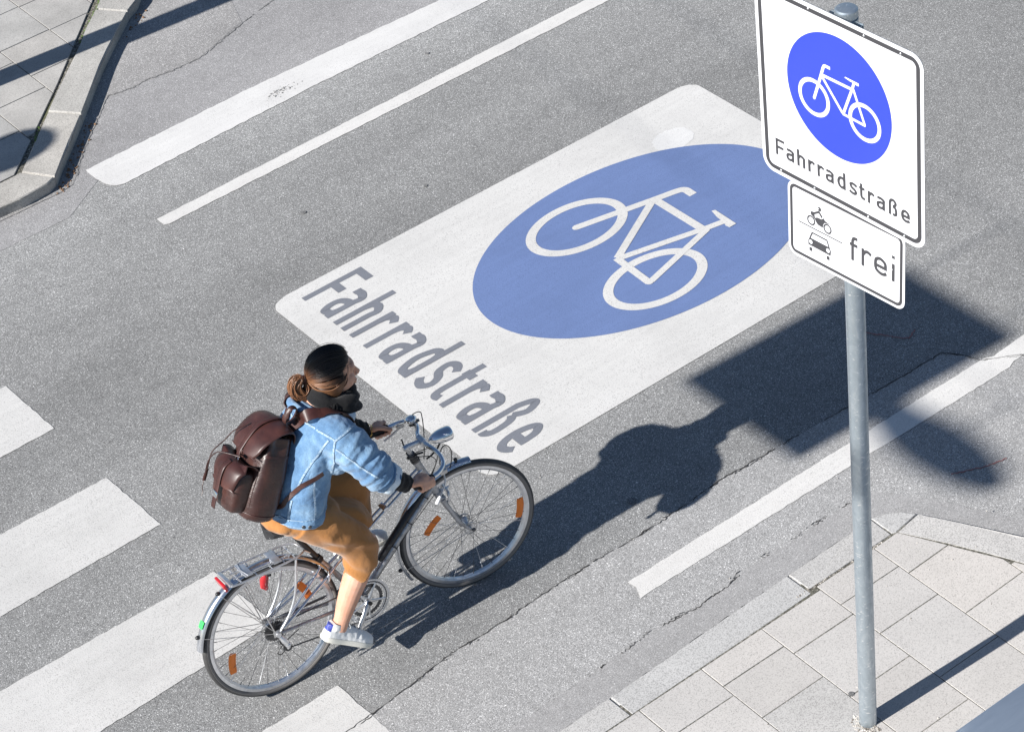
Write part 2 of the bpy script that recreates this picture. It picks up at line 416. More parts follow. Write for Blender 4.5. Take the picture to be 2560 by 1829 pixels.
def disc(cx, cy, r, n=72, ry=None): return [(cx+r*cos(2*pi*i/n), cy+(ry or r)*sin(2*pi*i/n)) for i in range(n)]
def rrect(x0, y0, x1, y1, r, n=8, ry=None):
    ry = ry or r; out = []
    for cx, cy, a in ((x1-r, y1-ry, 0), (x0+r, y1-ry, 90), (x0+r, y0+ry, 180), (x1-r, y0+ry, 270)):
        for i in range(n+1):
            t = rad(a+90*i/n); out.append((cx+r*cos(t), cy+ry*sin(t)))
    return out
def glyph(ch, w, H, x, h):
    """centre-line strokes of a plain road-sign letter; w width, H capital height, x lower-case height, h half stroke"""
    c2 = lambda *p: [tuple(q) for q in cr([(a, b) for a, b in p], 7)]
    if ch == 'F': return [[(h, 0), (h, H-h), (w, H-h)], [(h, H*.5), (w*.88, H*.5)]]
    if ch == 'a': return [c2((w*.10, x*.90), (w*.28, x-h*1.1), (w*.55, x-h), (w*.86, x-h*1.9), (w-h, x*.66))+[(w-h, x*.3), (w-h, 0)],
                          c2((w-h, x*.57), (w*.5, x*.56), (h*1.3, x*.46), (h, x*.28), (h*1.6, h*1.4), (w*.42, h), (w*.72, h*1.5), (w-h, x*.3))]
    if ch == 'h': return [[(h, 0), (h, H)], c2((h, x*.66), (w*.3, x-h*1.5), (w*.55, x-h), (w*.86, x-h*2.1), (w-h, x*.62))+[(w-h, 0)]]
    if ch == 'r': return [[(h, 0), (h, x)], c2((h, x*.62), (w*.32, x-h*2), (w*.62, x-h), (w*.97, x-h*2.0))]
    if ch == 'd': return [[(w-h, 0), (w-h, H)], c2((w-h, x*.7), (w*.74, x-h*1.4), (w*.5, x-h), (h*1.9, x-h*2.0), (h, x*.5), (h*1.9, h*2.0), (w*.5, h), (w*.74, h*1.4), (w-h, x*.3))]
    if ch == 's': return [c2((w*.95, x*.78), (w*.72, x-h*1.2), (w*.42, x-h), (h*1.2, x*.80), (w*.3, x*.57), (w*.68, x*.44), (w-h, x*.25), (w*.62, h), (w*.3, h*1.2), (w*.03, x*.22))]
    if ch == 't': return [[(w*.35, H*.92), (w*.35, x*.4)]+c2((w*.35, x*.3), (w*.45, h*1.5), (w*.7, h), (w, h*1.3)), [(0, x-h), (w*.95, x-h)]]
    if ch == 'B': return [[(h, -H*.0), (h, H*.68)]+c2((h, H*.72), (h*2., H-h*1.7), (w*.5, H-h), (w-h*2, H-h*1.8), (w-h*1.3, H*.74), (w-h*2.4, H*.60), (w*.50, H*.55)),
                          c2((w*.50, H*.55), (w-h*1.6, H*.48), (w-h, H*.33), (w-h, H*.16), (w-h*2., h*1.1), (w*.48, h*1.1))]
    if ch == 'e': return [[(h*1.2, x*.47), (w, x*.47)], c2((w-h, x*.47), (w-h*1.4, x*.76), (w*.5, x-h), (h*1.7, x*.8), (h, x*.5), (h*1.7, x*.22), (w*.52, h), (w*.78, h*1.3), (w*.96, x*.22))]
    if ch == 'f': return [[(w*.36, 0), (w*.36, H*.7)]+c2((w*.36, H*.8), (w*.5, H-h*1.4), (w*.72, H-h), (w, H-h)), [(0, x-h), (w, x-h)]]
    if ch == 'i': return [[(h, 0), (h, x)], [(h, H*.93), (h, H*1.05)]]
WORD = [('F', -.3385, .046), ('a', -.2835, .0405), ('h', -.2262, .0408), ('r', -.1690, .0335), ('r', -.1215, .0335), ('a', -.0795, .0405),
        ('d', -.0200, .0415), ('s', .0400, .0395), ('t', .0905, .028), ('r', .1330, .0320), ('a', .1768, .0405), ('B', .2360, .0415), ('e', .2965, .0425)]
def word(mb, mp, z, t, dz, v0=.0885, k=1.):
    i = 0; mp0 = mp; mp = lambda a, b, c: mp0(a, v0+(b-v0)/k, c)
    for ch, u0, w in WORD:
        for st in glyph(ch, w, .0742*k, .0535*k, t/2):
            ribbon(mb, [(u0+a, v0+b) for a, b in st], t, mp, z+dz*i); i = (i+1) % 7
def symbol(mb, mp, z, dz, k=1., q=1.):
    """bicycle emblem of the blue disc in sign-plane metres"""
    zz = [z+dz*i for i in range(12)]
    mp0 = mp; mp = lambda a, b, c: mp0(a, b/q, c)
    rb, ar_ = ribbon, area
    S_ = lambda pts: [(a, b*q) for a, b in pts]
    for i, (cx, cy) in enumerate(((-.1240, .4330), (.1275, .4328))):
        ribbon(mb, S_(disc(cx, cy, .0712, 64)), .0172*(1+(k-1)*.35), mp, zz[i], True)
    t = .0132*k
    ribbon(mb, S_([(-.1228, .4318), (-.0800, .556), (-.0735, .577)]+[tuple(p_) for p_ in cr([(-.0735, .577), (-.068, .5885), (-.060, .5925), (-.050, .5925)], 5)][1:]+[(-.0370, .5925)]), t, mp, zz[2])
    area(mb, [(-.1228+t/2*cos(a), .4318*q+t/2*sin(a)) for a in [2*pi*i/20 for i in range(20)]], mp, zz[3])
    ribbon(mb, S_([(-.0800, .5480), (.0735, .5490)]), t*.98, mp, zz[4])
    ribbon(mb, S_([(-.0830, .5460), (.0190, .4272)]), t*.92, mp, zz[5])
    ribbon(mb, S_([(.0215, .4245), (.0720, .5550), (.0800, .5810)]), t*.92, mp, zz[6])
    ribbon(mb, S_([(.0755, .5530), (.1275, .4250)]), t*.86, mp, zz[7])
    ribbon(mb, S_([(.0190, .4252), (.1285, .4216)]), t*.86, mp, zz[8])
    area(mb, [(.1278+t*.44*cos(a), .4225*q+t*.44*sin(a)) for a in [2*pi*i/18 for i in range(18)]], mp, zz[9])
    area(mb, S_([(.0345, .5845), (.0375, .5895), (.1040, .5885), (.1040, .5765), (.0935, .5755), (.0820, .5790), (.0600, .5800)]), mp, zz[10])

# ------------------------------------------------------------------ ground
def sheet(name, polys, m, z, label=None, parent=None, kind='structure', cat=None, jag=0., seed=0, group=None):
    mb = MB(); rnd = random.Random(seed)
    for p in polys:
        if jag:
            q = []
            for i, a in enumerate(p):
                b = p[(i+1) % len(p)]; L = math.dist(a, b); k = max(1, int(L/.03))
                d = Vector((b[0]-a[0], b[1]-a[1])); nn = Vector((-d.y, d.x)).normalized() if L else Vector((0, 0))
                for j in range(k):
                    t = j/k; e = (rnd.random()-.5)*jag if 0 < j else 0
                    q.append((a[0]+d.x*t+nn.x*e, a[1]+d.y*t+nn.y*e))
            p = q
        mb.add([(x, y, z) for x, y in p], [tuple(range(len(p)))])
    o = mb.build(name, m, parent, smooth=False)
    bm = bmesh.new(); bm.from_mesh(o.data); bmesh.ops.triangulate(bm, faces=bm.faces, ngon_method='EAR_CLIP')
    for f in bm.faces:
        if f.normal.z < 0: f.normal_flip()
    bm.to_mesh(o.data); bm.free()
    return tag(o, label, cat, group, kind)
V_ = Vector
def path_strip(pts, w, seed=0, jag=.4, step=.02, gaps=0.):
    """irregular thin band along a polyline"""
    rnd = random.Random(seed); P = [Vector(p) for p in pts]; q = []
    for a, b in zip(P, P[1:]):
        k = max(1, int((b-a).length/step))
        for j in range(k): q.append(a.lerp(b, j/k)+Vector((rnd.uniform(-1, 1), rnd.uniform(-1, 1)))*w*jag)
    q.append(P[-1]); L = []; R = []
    for i, p in enumerate(q):
        t = (q[min(i+1, len(q)-1)]-q[max(i-1, 0)]).normalized(); n = Vector((-t.y, t.x)); ww = w*rnd.uniform(.25, 1.)/2
        L.append(tuple(p+n*ww)); R.append(tuple(p-n*ww*rnd.uniform(.4, 1)))
    return [[L[i], L[i+1], R[i+1], R[i]] for i in range(len(q)-1) if not gaps or noise.noise(V_((q[i].x*9, q[i].y*9, seed)))+.35*noise.noise(V_((q[i].x*45, q[i].y*45, seed))) > gaps-.5]

sheet('road', [[(-40, -30), (40, -30), (40, 45), (-40, 45)]], 'asphalt', 0.0, 'grey asphalt roadway speckled with pale stone chips')
crack = [(-2.6, 1.50), (-1.566, 1.559), (-1.376, 1.578), (-1.204, 1.603), (-1.064, 1.617), (-.9, 1.609), (-.665, 1.622), (-.414, 1.632), (-.193, 1.633), (-.005, 1.624), (.17, 1.631), (.373, 1.635), (.59, 1.652), (.912, 1.636), (1.164, 1.629), (1.398, 1.618), (1.629, 1.601), (1.874, 1.594), (2.031, 1.591), (2.087, 1.519), (2.135, 1.408), (2.30, 1.30), (2.48, 1.19), (2.8, 1.1)]
gut = [(-3, 1.03), (-.648, 1.067), (-.557, 1.078), (-.426, 1.068), (-.303, 1.083), (-.171, 1.066), (-.065, 1.057), (.048, 1.068), (.139, 1.067), (.241, 1.09), (.395, 1.092), (.511, 1.077), (.67, 1.094), (.787, 1.09), (.92, 1.09), (1.056, 1.078), (1.18, .90), (1.269, .739), (1.416, .431), (1.80, -.50), (2.3, -1.7)]
sheet('road', [crack+[(30, -14), (30, -14.5), (2.3, -1.7)]+gut[::-1][1:]], 'asphalt_old', .002, 'paler coarse asphalt strip between the crack and the gutter')
kerb_out = [(-3, .86), (-1.6, .875), (-.732, .891), (-.456, .9), (-.109, .914), (.37, .922), (.782, .931), (.92, .932), (.99, .905), (1.04, .862), (1.085, .797), (1.149, .672), (1.319, .327), (1.68, -.52), (2.2, -1.75)]
sheet('gutter', [gut+kerb_out[::-1]], 'gutter', .0042, 'smooth light grey asphalt gutter beside the near kerb', jag=.010, seed=3)
sheet('road_crack', path_strip(crack, .0085, 1, .6, .02, .12)+path_strip([(a, b-.008) for a, b in crack], .006, 19, 1.1, .010, .62), 'crack', .0052, 'long dark crack running through the asphalt')
sheet('road_crack', path_strip(gut[1:15], .008, 2, .9, .010, .45)+path_strip([(a, b+.012) for a, b in gut[1:15]], .006, 9, 1.2, .008, .62), 'crack', .0058, 'broken dark seam along the gutter edge')
# pavement far (top left)
KX = [(1.9, 8.86), (1.5, 8.42), (1.20, 8.06), (.911, 7.746), (.798, 7.670), (.633, 7.517), (.479, 7.370), (.334, 7.225), (.174, 7.057), (-.034, 6.832), (-.096, 6.766), (-.23, 6.622), (-.376, 6.476), (-.493, 6.352), (-.555, 6.322), (-.751, 6.306), (-.88, 6.316), (-1.6, 6.36), (-3.5, 6.48)]
KI = [(1.78, 9.06), (1.38, 8.60), (1.05, 8.24), (.746, 7.927), (.670, 7.850), (.502, 7.692), (.388, 7.565), (.285, 7.462), (.145, 7.324), (-.017, 7.160), (-.165, 7.008), (-.274, 6.898), (-.408, 6.762), (-.610, 6.545), (-.686, 6.540), (-.90, 6.535), (-1.6, 6.56), (-3.5, 6.68)]
ZF = .075
sheet('road', [[(a, b) for a, b in ((3.2, 9.9), (1.62, 8.00), (1.30, 7.10), (.87, 6.935), (.717, 6.94), (.535, 6.965), (.391, 6.96), (.227, 6.982), (.126, 6.877), (-.013, 6.74), (-.208, 6.54), (-.30, 6.42), (-.413, 6.30), (-.51, 6.28), (-.686, 6.283), (-.916, 6.286), (-3.5, 6.35), (-3.5, 6.6), (-.3, 7.2), (1.2, 9.0), (2.2, 10.2))]], 'asphalt_kerb', .0028, 'weathered asphalt strip beside the far kerb')
sheet('road', [[(-.25, 6.25), (7, 6.25), (7, 12), (3.2, 9.9), (1.2, 9.0), (-.3, 7.2), (-3.5, 6.6), (-3.5, 6.05), (-.6, 6.02)]], 'asphalt_far', .0016, 'smooth light asphalt between the thick white line and the far kerb')
sheet('road_crack', path_strip([(.227, 6.982), (.391, 6.953), (.535, 6.958), (.717, 6.93), (.87, 6.925), (1.3, 7.08), (1.7, 7.2), (2.4, 7.35)], .014, 5, .6, .015, .1)+path_strip([(.227, 6.982), (.126, 6.877), (-.013, 6.74), (-.208, 6.54), (-.293, 6.442), (-.35, 6.36)], .008, 6, .7)+path_strip([(-1.6, 6.29), (-.916, 6.286), (-.686, 6.283), (-.51, 6.28), (-.413, 6.30)], .006, 7, .6), 'seal', .0046, 'dark tar seam and cracks beside the far kerb')

def tone(o, rnd, lo=.9, hi=1.08):
    at = o.data.color_attributes.new('slab_tone', 'FLOAT_COLOR', 'CORNER')
    for p in o.data.polygons:
        pass
    return at
def slabs(name, cells, m, ztop, depth, label, seed, kind='structure', bev=.0015):
    """cells: list of convex polygons (x,y); every slab a bevelled block with its own tone"""
    rnd = random.Random(seed); mb = MB(); tones = []
    for poly, zf in cells:
        n = len(poly); cx = sum(p[0] for p in poly)/n; cy = sum(p[1] for p in poly)/n
        tl = [rnd.uniform(-.0012, .0012) for _ in range(2)]; dz = rnd.uniform(-.001, .001)
        zz = lambda x, y: (zf(x, y) if callable(zf) else zf)+dz+(x-cx)*tl[0]+(y-cy)*tl[1]
        ins = []
        for x, y in poly:
            d = Vector((cx-x, cy-y)); L = d.length; d.normalize(); ins.append((x+d.x*bev*1.3, y+d.y*bev*1.3))
        vs = [(x, y, zz(x, y)) for x, y in ins]+[(x, y, zz(x, y)-bev) for x, y in poly]+[(x, y, zz(x, y)-depth) for x, y in poly]
        fs = [tuple(range(n))]
        for k in (0, 1):
            for i in range(n): fs.append((k*n+i, k*n+(i+1) % n, (k+1)*n+(i+1) % n, (k+1)*n+i))
        t = rnd.uniform(.96, 1.035); w = rnd.uniform(-.008, .012)
        mb.add(vs, fs); tones += [(t*(1+w), t, t*(1-w), 1)]*len(fs)
    o = mb.build(name, m, None, smooth=False); me = o.data
    at = me.color_attributes.new('slab_tone', 'FLOAT_COLOR', 'CORNER')
    for p, tt in zip(me.polygons, tones):
        for li in p.loop_indices: at.data[li].color = tt
    return tag(o, label, None, None, kind)
def clip(poly, a, b):
    """keep the part of poly left of the line a->b"""
    out = []; n = len(poly)
    side = lambda p: (b[0]-a[0])*(p[1]-a[1])-(b[1]-a[1])*(p[0]-a[0])
    for i in range(n):
        p, q = poly[i], poly[(i+1) % n]; sp, sq = side(p), side(q)
        if sp >= 0: out.append(p)
        if (sp > 0 > sq) or (sp < 0 < sq):
            t = sp/(sp-sq); out.append((p[0]+(q[0]-p[0])*t, p[1]+(q[1]-p[1])*t))
    return out
# near pavement (bottom right): slabs 0.365 in columns along Y
zn = lambda x, y: .0075+.026*min(1, max(0, (x-.75)/.6))
zn_k = lambda x, y: zn(x, y)-.0005
G_ = .0032
cells = []
cut = [((-3, .735), (.35, .757)), ((.35, .757), (.42, .790)), ((.42, .79), (.93, .790)), ((.928, .78), (1.142, .324)), ((1.142, .324), (1.9, -1.49))]
cols = {-4: .35, -3: .12, -2: .29, -1: .752-.166, 0: .594, 1: .598, 2: .601-.0, 3: .547, 4: .183, 5: .35, 6: .1, 7: .3}
offs = {-1: .586, 0: .594, 1: .598, 2: .535, 3: .547, 4: .183}
colx = [-2.152+.3665*i for i in range(12)]
anch = [.41, .60, .45, .586, .333, .598, .396, .353, .183, .30, .1, .2]
# column i lies between colx[i] and colx[i+1]
JY = {3: [.58, .215, -.15, -.515], 4: [.522, .157, -.208, -.57], 5: [.595, .335, -.03, -.395], 6: [.530, .165, -.20, -.565], 7: [.612, .356, -.021, -.386], 8: [.548, .182, -.185, -.55]}
rough = []
for i in range(11):
    x0, x1 = colx[i]+G_*.7, colx[i+1]-G_*.7
    js = JY.get(i, [.62-.1*(i % 3), .255-.1*(i % 3), -.11-.1*(i % 3)])
    js = [1.2]+js+[js[-1]-.365*k for k in range(1, 8)]
    for j in range(len(js)-1):
        y1, y0 = js[j]-G_*.7, js[j+1]+G_*.7
        poly = [(x0, y0), (x1, y0), (x1, y1), (x0, y1)]
        top = ((-3, .727), (.40, .748)) if i <= 6 else ((.40, .776), (.93, .776))
        for A, B in (top, ((.928, .776), (1.135, .322)), ((1.135, .322), (1.9, -1.49))):
            poly = clip(poly, B, A)
            if len(poly) < 3: break
        if len(poly) >= 3:
            ar = abs(sum(poly[k][0]*poly[(k+1) % len(poly)][1]-poly[(k+1) % len(poly)][0]*poly[k][1] for k in range(len(poly))))/2
            if ar > .0012: (rough if i == 5 and abs(js[j]-.335) < .01 else cells).append((poly, zn))
slabs('pavement', rough, 'kerb', 0, .03, 'rough washed-concrete slab beside the foot of the pole', 15)
slabs('pavement', cells, 'slab', 0, .03, 'beige concrete paving slabs round the sign pole', 11)
kc = []
ki_in = [(-3, .737), (-1.6, .742), (-.73, .747), (-.456, .750), (-.109, .752), (.367, .762), (.375, .785), (.782, .787), (.92, .787), (.928, .783), (1.04, .560), (1.142, .330), (1.9, -1.47)]
def kseg(pts_out, pts_in):
    return pts_out+pts_in[::-1]
kn = [([(-3, .862), (-1.83, .872)], [(-3, .737), (-1.82, .742)]), ([(-1.822, .872), (-.736, .891)], [(-1.812, .742), (-.732, .747)]),
      ([(-.728, .891), (-.456, .9), (-.109, .914), (.366, .922)], [(-.724, .747), (-.109, .752), (.368, .762)]),
      ([(.374, .922), (.782, .931), (.905, .932)], [(.376, .787), (.90, .789)]),
      ([(.911, .932), (.99, .905), (1.04, .862), (1.078, .803)], [(.906, .789), (.926, .781)]),
      ([(1.083, .797), (1.149, .672), (1.319, .327), (1.48, -.05)], [(.931, .779), (1.04, .560), (1.142, .330), (1.29, -.02)]),
      ([(1.484, -.058), (1.68, -.52), (2.2, -1.75)], [(1.294, -.03), (1.9, -1.47)])]
slabs('kerb', [(kseg(a, b), zn_k) for a, b in kn], 'kerb', 0, .06, 'rough pale concrete kerbstones flush with the gutter', 12, bev=.004)
mb = MB(); xs = [-3, -2, -1, 0, .5, .75]+[.75+.05*i for i in range(1, 14)]+[1.6, 2.15]; edge_ = [(-3, .80), (.37, .84), (.93, .85), (1.06, .72), (1.142, .50), (1.319, .13), (1.68, -.70), (2.2, -1.95)]
def ytop(x):
    for (a, b), (c_2, d_2) in zip(edge_, edge_[1:]):
        if a <= x <= c_2: return b+(d_2-b)*(x-a)/(c_2-a)
    return .8
for a, b in zip(xs, xs[1:]):
    if ytop(b) > -3: mb.add([(a, -3.2, zn(a, 0)-.0030), (b, -3.2, zn(b, 0)-.0030), (b, ytop(b), zn(b, 0)-.0030), (a, ytop(a), zn(a, 0)-.0030)], [(0, 1, 2, 3)])
tag(mb.build('pavement_bed', 'joint', None, smooth=False), 'sand and moss in the joints of the near pavement', None, None, 'structure')
# far pavement
cf = []
for i in range(-9, 8):
    x0, x1 = -.036+i*.362+.003, -.036+(i+1)*.362-.003
    a = {-1: 7.27, -2: 6.95, 0: 7.45, 1: 7.852}.get(i, 7.2+.13*(i % 3))
    for j in range(-9, 12):
        y0, y1 = a+j*.41+.004, a+(j+1)*.41-.004
        poly = [(x0, y0), (x1, y0), (x1, y1), (x0, y1)]
        LN = [(a, b) for a, b in zip(KI[::-1], KI[::-1][1:])]
        cxx = x0+.18
        for A, B in [((-3.5, 6.695), (-.90, 6.55)), ((-.90, 6.552), (-.612, 6.556)), ((-.612, 6.556), (-.278, 6.912)), ((-.278, 6.912), (.139, 7.338)), ((.139, 7.338), (.496, 7.706)), ((.496, 7.706), (1.045, 8.255)), ((1.045, 8.255), (1.775, 9.07))]:
            poly = clip(poly, A, B)
            if len(poly) < 3: break
        if len(poly) >= 3:
            ar = abs(sum(poly[k][0]*poly[(k+1) % len(poly)][1]-poly[(k+1) % len(poly)][0]*poly[k][1] for k in range(len(poly))))/2
            if ar > .0015: cf.append((poly, ZF-.002))
slabs('pavement', cf, 'slab_cool', 0, .05, 'grey paving slabs with mossy joints behind the far kerb', 13)
kf = [(KX[-2:], KI[-2:]), (KX[13:18], KI[13:17]), (KX[9:14], KI[10:14]), (KX[4:10], KI[4:11]), (KX[0:5], KI[0:5])]
kfc = []
def shrink(poly, g):
    cx = sum(p[0] for p in poly)/len(poly); cy = sum(p[1] for p in poly)/len(poly)
    out = []
    for x, y in poly:
        d = Vector((cx-x, cy-y)).normalized(); out.append((x+d.x*g, y+d.y*g))
    return out
for a, b in kf: kfc.append((shrink(a+b[::-1], .0022), ZF))
slabs('kerb', kfc, 'kerb_far', 0, .10, 'raised stone kerb on the far side with a mossy inner joint', 14, bev=.008)
sheet('pavement_bed', [KX[::-1][:-1]+[(1.75, 8.70), (1.5, 12), (-3.5, 12)]], 'joint', ZF-.012, 'moss and dirt filling the joints of the far pavement')

# small ground litter (uncountable grit)
def grit(name, n, fn, r0, r1, m, label, seed):
    rnd = random.Random(seed); mb = MB()
    for _ in range(n):
        x, y, z = fn(rnd); r = rnd.uniform(r0, r1)
        q = Matrix.Rotation(rnd.uniform(0, 6.28), 3, 'Z')
        mb.ell((x, y, z+r*.25), (r, r*rnd.uniform(.5, .9), r*rnd.uniform(.35, .7)), q, 6, 4)
    return tag(mb.build(name, m, None, smooth=False), label, None, None, 'stuff')
def f_near(r):
    x = r.uniform(-1.2, 1.4); return x, r.uniform(-.45, .7), zn(x, 0)
grit('gravel_grit', 60, f_near, .0015, .005, 'pebble', 'loose grit scattered on the near pavement', 21)
def f_road(r): return r.uniform(-1.2, 2.2), r.uniform(.95, 2.5), .004
grit('gravel_grit', 34, f_road, .0015, .005, 'pebble', 'loose grit on the roadway beside the near kerb', 22)
def f_base(r):
    a = r.uniform(1.7, 4.9); d = r.uniform(.040, .072); return cos(a)*d, sin(a)*d, zn(0, 0)
grit('gravel_grit', 190, f_base, .002, .0055, 'pebble', 'pebbles packed round the foot of the pole', 23)
def f_seam(r):
    t = r.random(); x = lerp(.30, 1.0, t); return x+r.uniform(-.01, .01), .786+r.uniform(-.008, .008), .006
grit('gravel_grit', 110, f_seam, .002, .0055, 'pebble', 'white grit in the joint behind the kerbstones', 24)
def f_leaf(r):
    i = r.choice([9, 10, 11, 12, 12, 13, 3, 4]); a, b = Vector(KX[i]), Vector(KX[i+1]); p = a.lerp(b, r.random()); n = Vector((a-b).orthogonal()).normalized()
    return p.x+.02+r.uniform(-.015, .045), p.y-.03+r.uniform(-.03, .02), .004
grit('leaf_litter', 90, f_leaf, .003, .011, 'leaf_litter', 'brown leaf litter in the gutter under the far kerb', 25)
def f_dirt(r): return 1.02+r.gauss(0, .055), 6.225+r.gauss(0, .018), .0034
grit('dirt_specks', 70, f_dirt, .002, .006, 'seal', 'dark dirt specks on the thick white line', 27)
def f_moss(r):
    i = r.choice([1, 2, 3, 4, 4, 5, 11]); a, b = Vector(KI[i]), Vector(KI[i+1]); p = a.lerp(b, r.random()); return p.x+r.uniform(-.012, .012), p.y+r.uniform(-.012, .012), ZF-.006
grit('moss', 120, f_moss, .002, .008, 'moss', 'green moss in the joint behind the far kerb', 26)

# ------------------------------------------------------------------ painted markings
def marking(name, polys, m, z, label, jag=.006, seed=0, group=None): return sheet(name, polys, m, z, label, None, None, 'road marking', jag, seed, group)
marking('road_line', [[(-.282, 6.376), (-.285, 6.25), (-.268, 6.15), (-.232, 6.096), (-.19, 6.078), (1.222, 6.120), (2.551, 6.118), (6.5, 6.12), (6.5, 6.36), (2.364, 6.355), (.901, 6.396)]], 'paint_fresh', .0034, 'thick bright white line nearest the far kerb', .008, 31)
marking('road_line', [[(-.242, 5.624), (-.240, 5.545), (-.215, 5.530), (.98, 5.540), (3.067, 5.545), (7, 5.55), (7, 5.665), (2.97, 5.660), (1, 5.640)]], 'paint_line', .0034, 'thin white line beside the thick white one', .006, 32)
marking('road_line', [[(-.200, 1.412), (-.192, 1.36), (-.225, 1.286), (-.19, 1.290), (1.128, 1.284), (1.682, 1.274), (2.19, 1.270), (2.24, 1.290), (2.36, 1.295), (3.5, 1.295), (3.5, 1.410), (2.40, 1.402), (2.20, 1.388), (2.15, 1.410), (1.174, 1.412)]], 'paint_line', .0048, 'white edge line passing behind the sign pole', .006, 33)
CW = 'pedestrian crossing bars'
marking('crosswalk_bar', [[(-5, 4.905), (-1.640, 4.897), (-1.628, 4.392), (-5, 4.36)]], 'paint_cross', .0034, 'topmost crossing bar, cut by the left edge of the photo', .007, 34, CW)
marking('crosswalk_bar', [[(-5, 3.885), (-1.627, 3.853), (-1.608, 3.348), (-5, 3.30)]], 'paint_cross', .0034, 'crossing bar between the backpack and the left edge, clear of the bicycle', .007, 35, CW)
marking('crosswalk_bar', [[(-5, 2.93), (-1.598, 2.868), (-1.583, 2.365), (-5, 2.26)]], 'paint_cross', .0034, 'crossing bar running under the rear wheel of the bicycle', .007, 36, CW)
marking('crosswalk_bar', [[(-5, 1.83), (-1.590, 1.815), (-1.575, 1.33), (-5, 1.24)]], 'paint_cross', .0034, 'crossing bar at the bottom edge below the white shoe', .007, 37, CW)

# big bicycle-street marking: 3 m x 2 m
MK = empty('bicycle_street_marking', Matrix.Translation((1.32, 3.46, 0)))
tag(MK, 'large white painted rectangle with blue bicycle disc and the word Fahrradstraße', 'road marking')
MKI = Matrix.Translation((-1.32, -3.46, 0))
def mk(mb, name, m):
    o = mb.build(name, m, MK, smooth=False, tf=MKI)
    bm = bmesh.new(); bm.from_mesh(o.data); bmesh.ops.triangulate(bm, faces=bm.faces, ngon_method='EAR_CLIP')
    for f in bm.faces:
        if f.normal.z < 0: f.normal_flip()
    bm.to_mesh(o.data); bm.free(); return o
rnd = random.Random(5)
mb = MB(); base = rrect(-.227, 2.447, 2.812, 4.465, .12, 8, .09)
mb.add([(x+rnd.uniform(-.002, .002), y+rnd.uniform(-.002, .002), .0034) for x, y in base], [tuple(range(len(base)))]); mk(mb, 'white_field', 'paint_white')
gx = lambda v: 1.375+4.08*(v-.425)
def mp_sym(u, v, z): return (gx(v), 3.465-2.706*u, z)
def mp_txt(u, v, z): return (-.065+5.37*(v-.0885), 3.465-2.706*u, z)
mb = MB(); area(mb, disc(0, .4805, .258, 120), mp_sym, .0048); mk(mb, 'blue_disc', 'paint_blue')
mb = MB(); symbol(mb, mp_sym, .0060, .0002, 1.25, 1.28); mk(mb, 'bicycle_emblem', 'paint_white')
mb = MB(); word(mb, mp_txt, .0046, .0138, .0002, .0885, 1.36); mk(mb, 'lettering', 'paint_grey')
mb = MB(); rnd = random.Random(8)
for cx, cy, rx, ry in ((2.34, 4.07, .135, .10),):
    mb.add([(cx+rx*cos(a)*rnd.uniform(.92, 1.06), cy+ry*sin(a)*rnd.uniform(.92, 1.06), .0045) for a in [2*pi*i/40 for i in range(40)]], [tuple(range(40))])
o = mk(mb, 'repainted_patch', 'paint_patch'); o['label'] = 'brighter white touched-up spot'
# chewing-gum spots and chalk
mb = MB(); rnd = random.Random(9)
for cx, cy, r in ((.18, 1.84, .028), (-.13, -.03+.0, .0), (.06, .17, .017), (.195, -.185, .0), (1.05, 4.75, .014), (.40, 5.05, .017), (-1.5, 5.3, .02), (-.50, 2.0, .012), (1.9, 5.9, .015)):
    if r: mb.add([(cx+r*cos(a)*rnd.uniform(.7, 1.1), cy+r*.9*sin(a)*rnd.uniform(.8, 1.1), .0050 if cy > .9 else .0098) for a in [2*pi*i/14 for i in range(14)]], [tuple(range(14))])
tag(mb.build('chewing_gum_spots', 'seal', None, smooth=False), 'small dark trodden spots on the asphalt', None, None, 'stuff')
for lb, grp in (('faint red chalk strokes in the large soft shadow behind the pole', (((1.88, 1.983), (1.95, 1.86), .008), ((1.95, 1.86), (2.0, 1.792), .007), ((2.0, 1.792), (2.072, 1.823), .007))), ('faint red chalk stroke near the right edge beyond the white line', (((1.411, .90), (1.55, .83), .008), ((1.55, .83), (1.679, .795), .007)))):
    mb = MB()
    for a, b, w in grp:
        for q in path_strip([a, b], w*1.4, 3, .5, .014): mb.add([(x, y, .0054) for x, y in q], [(0, 1, 2, 3)])
    tag(mb.build('chalk_scribble', 'chalk_red', None, smooth=False), lb, 'chalk mark')

# ------------------------------------------------------------------ street sign
ZB = zn(0, 0)
SG = empty('traffic_sign', Matrix.Translation((0, 0, ZB)))
tag(SG, 'blue and white bicycle street sign with a small white plate on a galvanised pole', 'street sign')
mb = MB(); pts = [(0, 0, z) for z in [-.25]+[i*.12 for i in range(31)]]
mb.tube([(p[0], p[1], p[2]-.0) for p in pts], .038, 40); POLE_TOP = 3.6
o = mb.build('pole', 'galv', SG)
mb = MB(); mb.ring((0, 0, 0), .0, [(0, 3.625), (.020, 3.624), (.036, 3.621), (.0415, 3.617), (.0425, 3.612), (.0425, 3.590), (.0385, 3.588), (.0385, 3.60)], 40, Vector((0, 0, 1)), e3=Vector((0, 1, 0)))
mb.build('pole_cap', 'galv', SG, auto=25)
def frame_at(yaw, off, zb, tilt, roll):
    n = Vector((cos(yaw), sin(yaw), 0)); u = Vector((-sin(yaw), cos(yaw), 0)); v = Vector((0, 0, 1))
    v = v*cos(tilt)+n*sin(tilt); u2 = u*cos(roll)+v*sin(roll); v2 = -u*sin(roll)+v*cos(roll)
    o = Vector((0, 0, zb-ZB))+n*.058+u*off; nn = u2.cross(v2)
    return lambda a, b, z=0.: o+u2*a+v2*b+nn*z
mU = frame_at(-3.095449, .00603, 2.801694, .0004, -.00163)
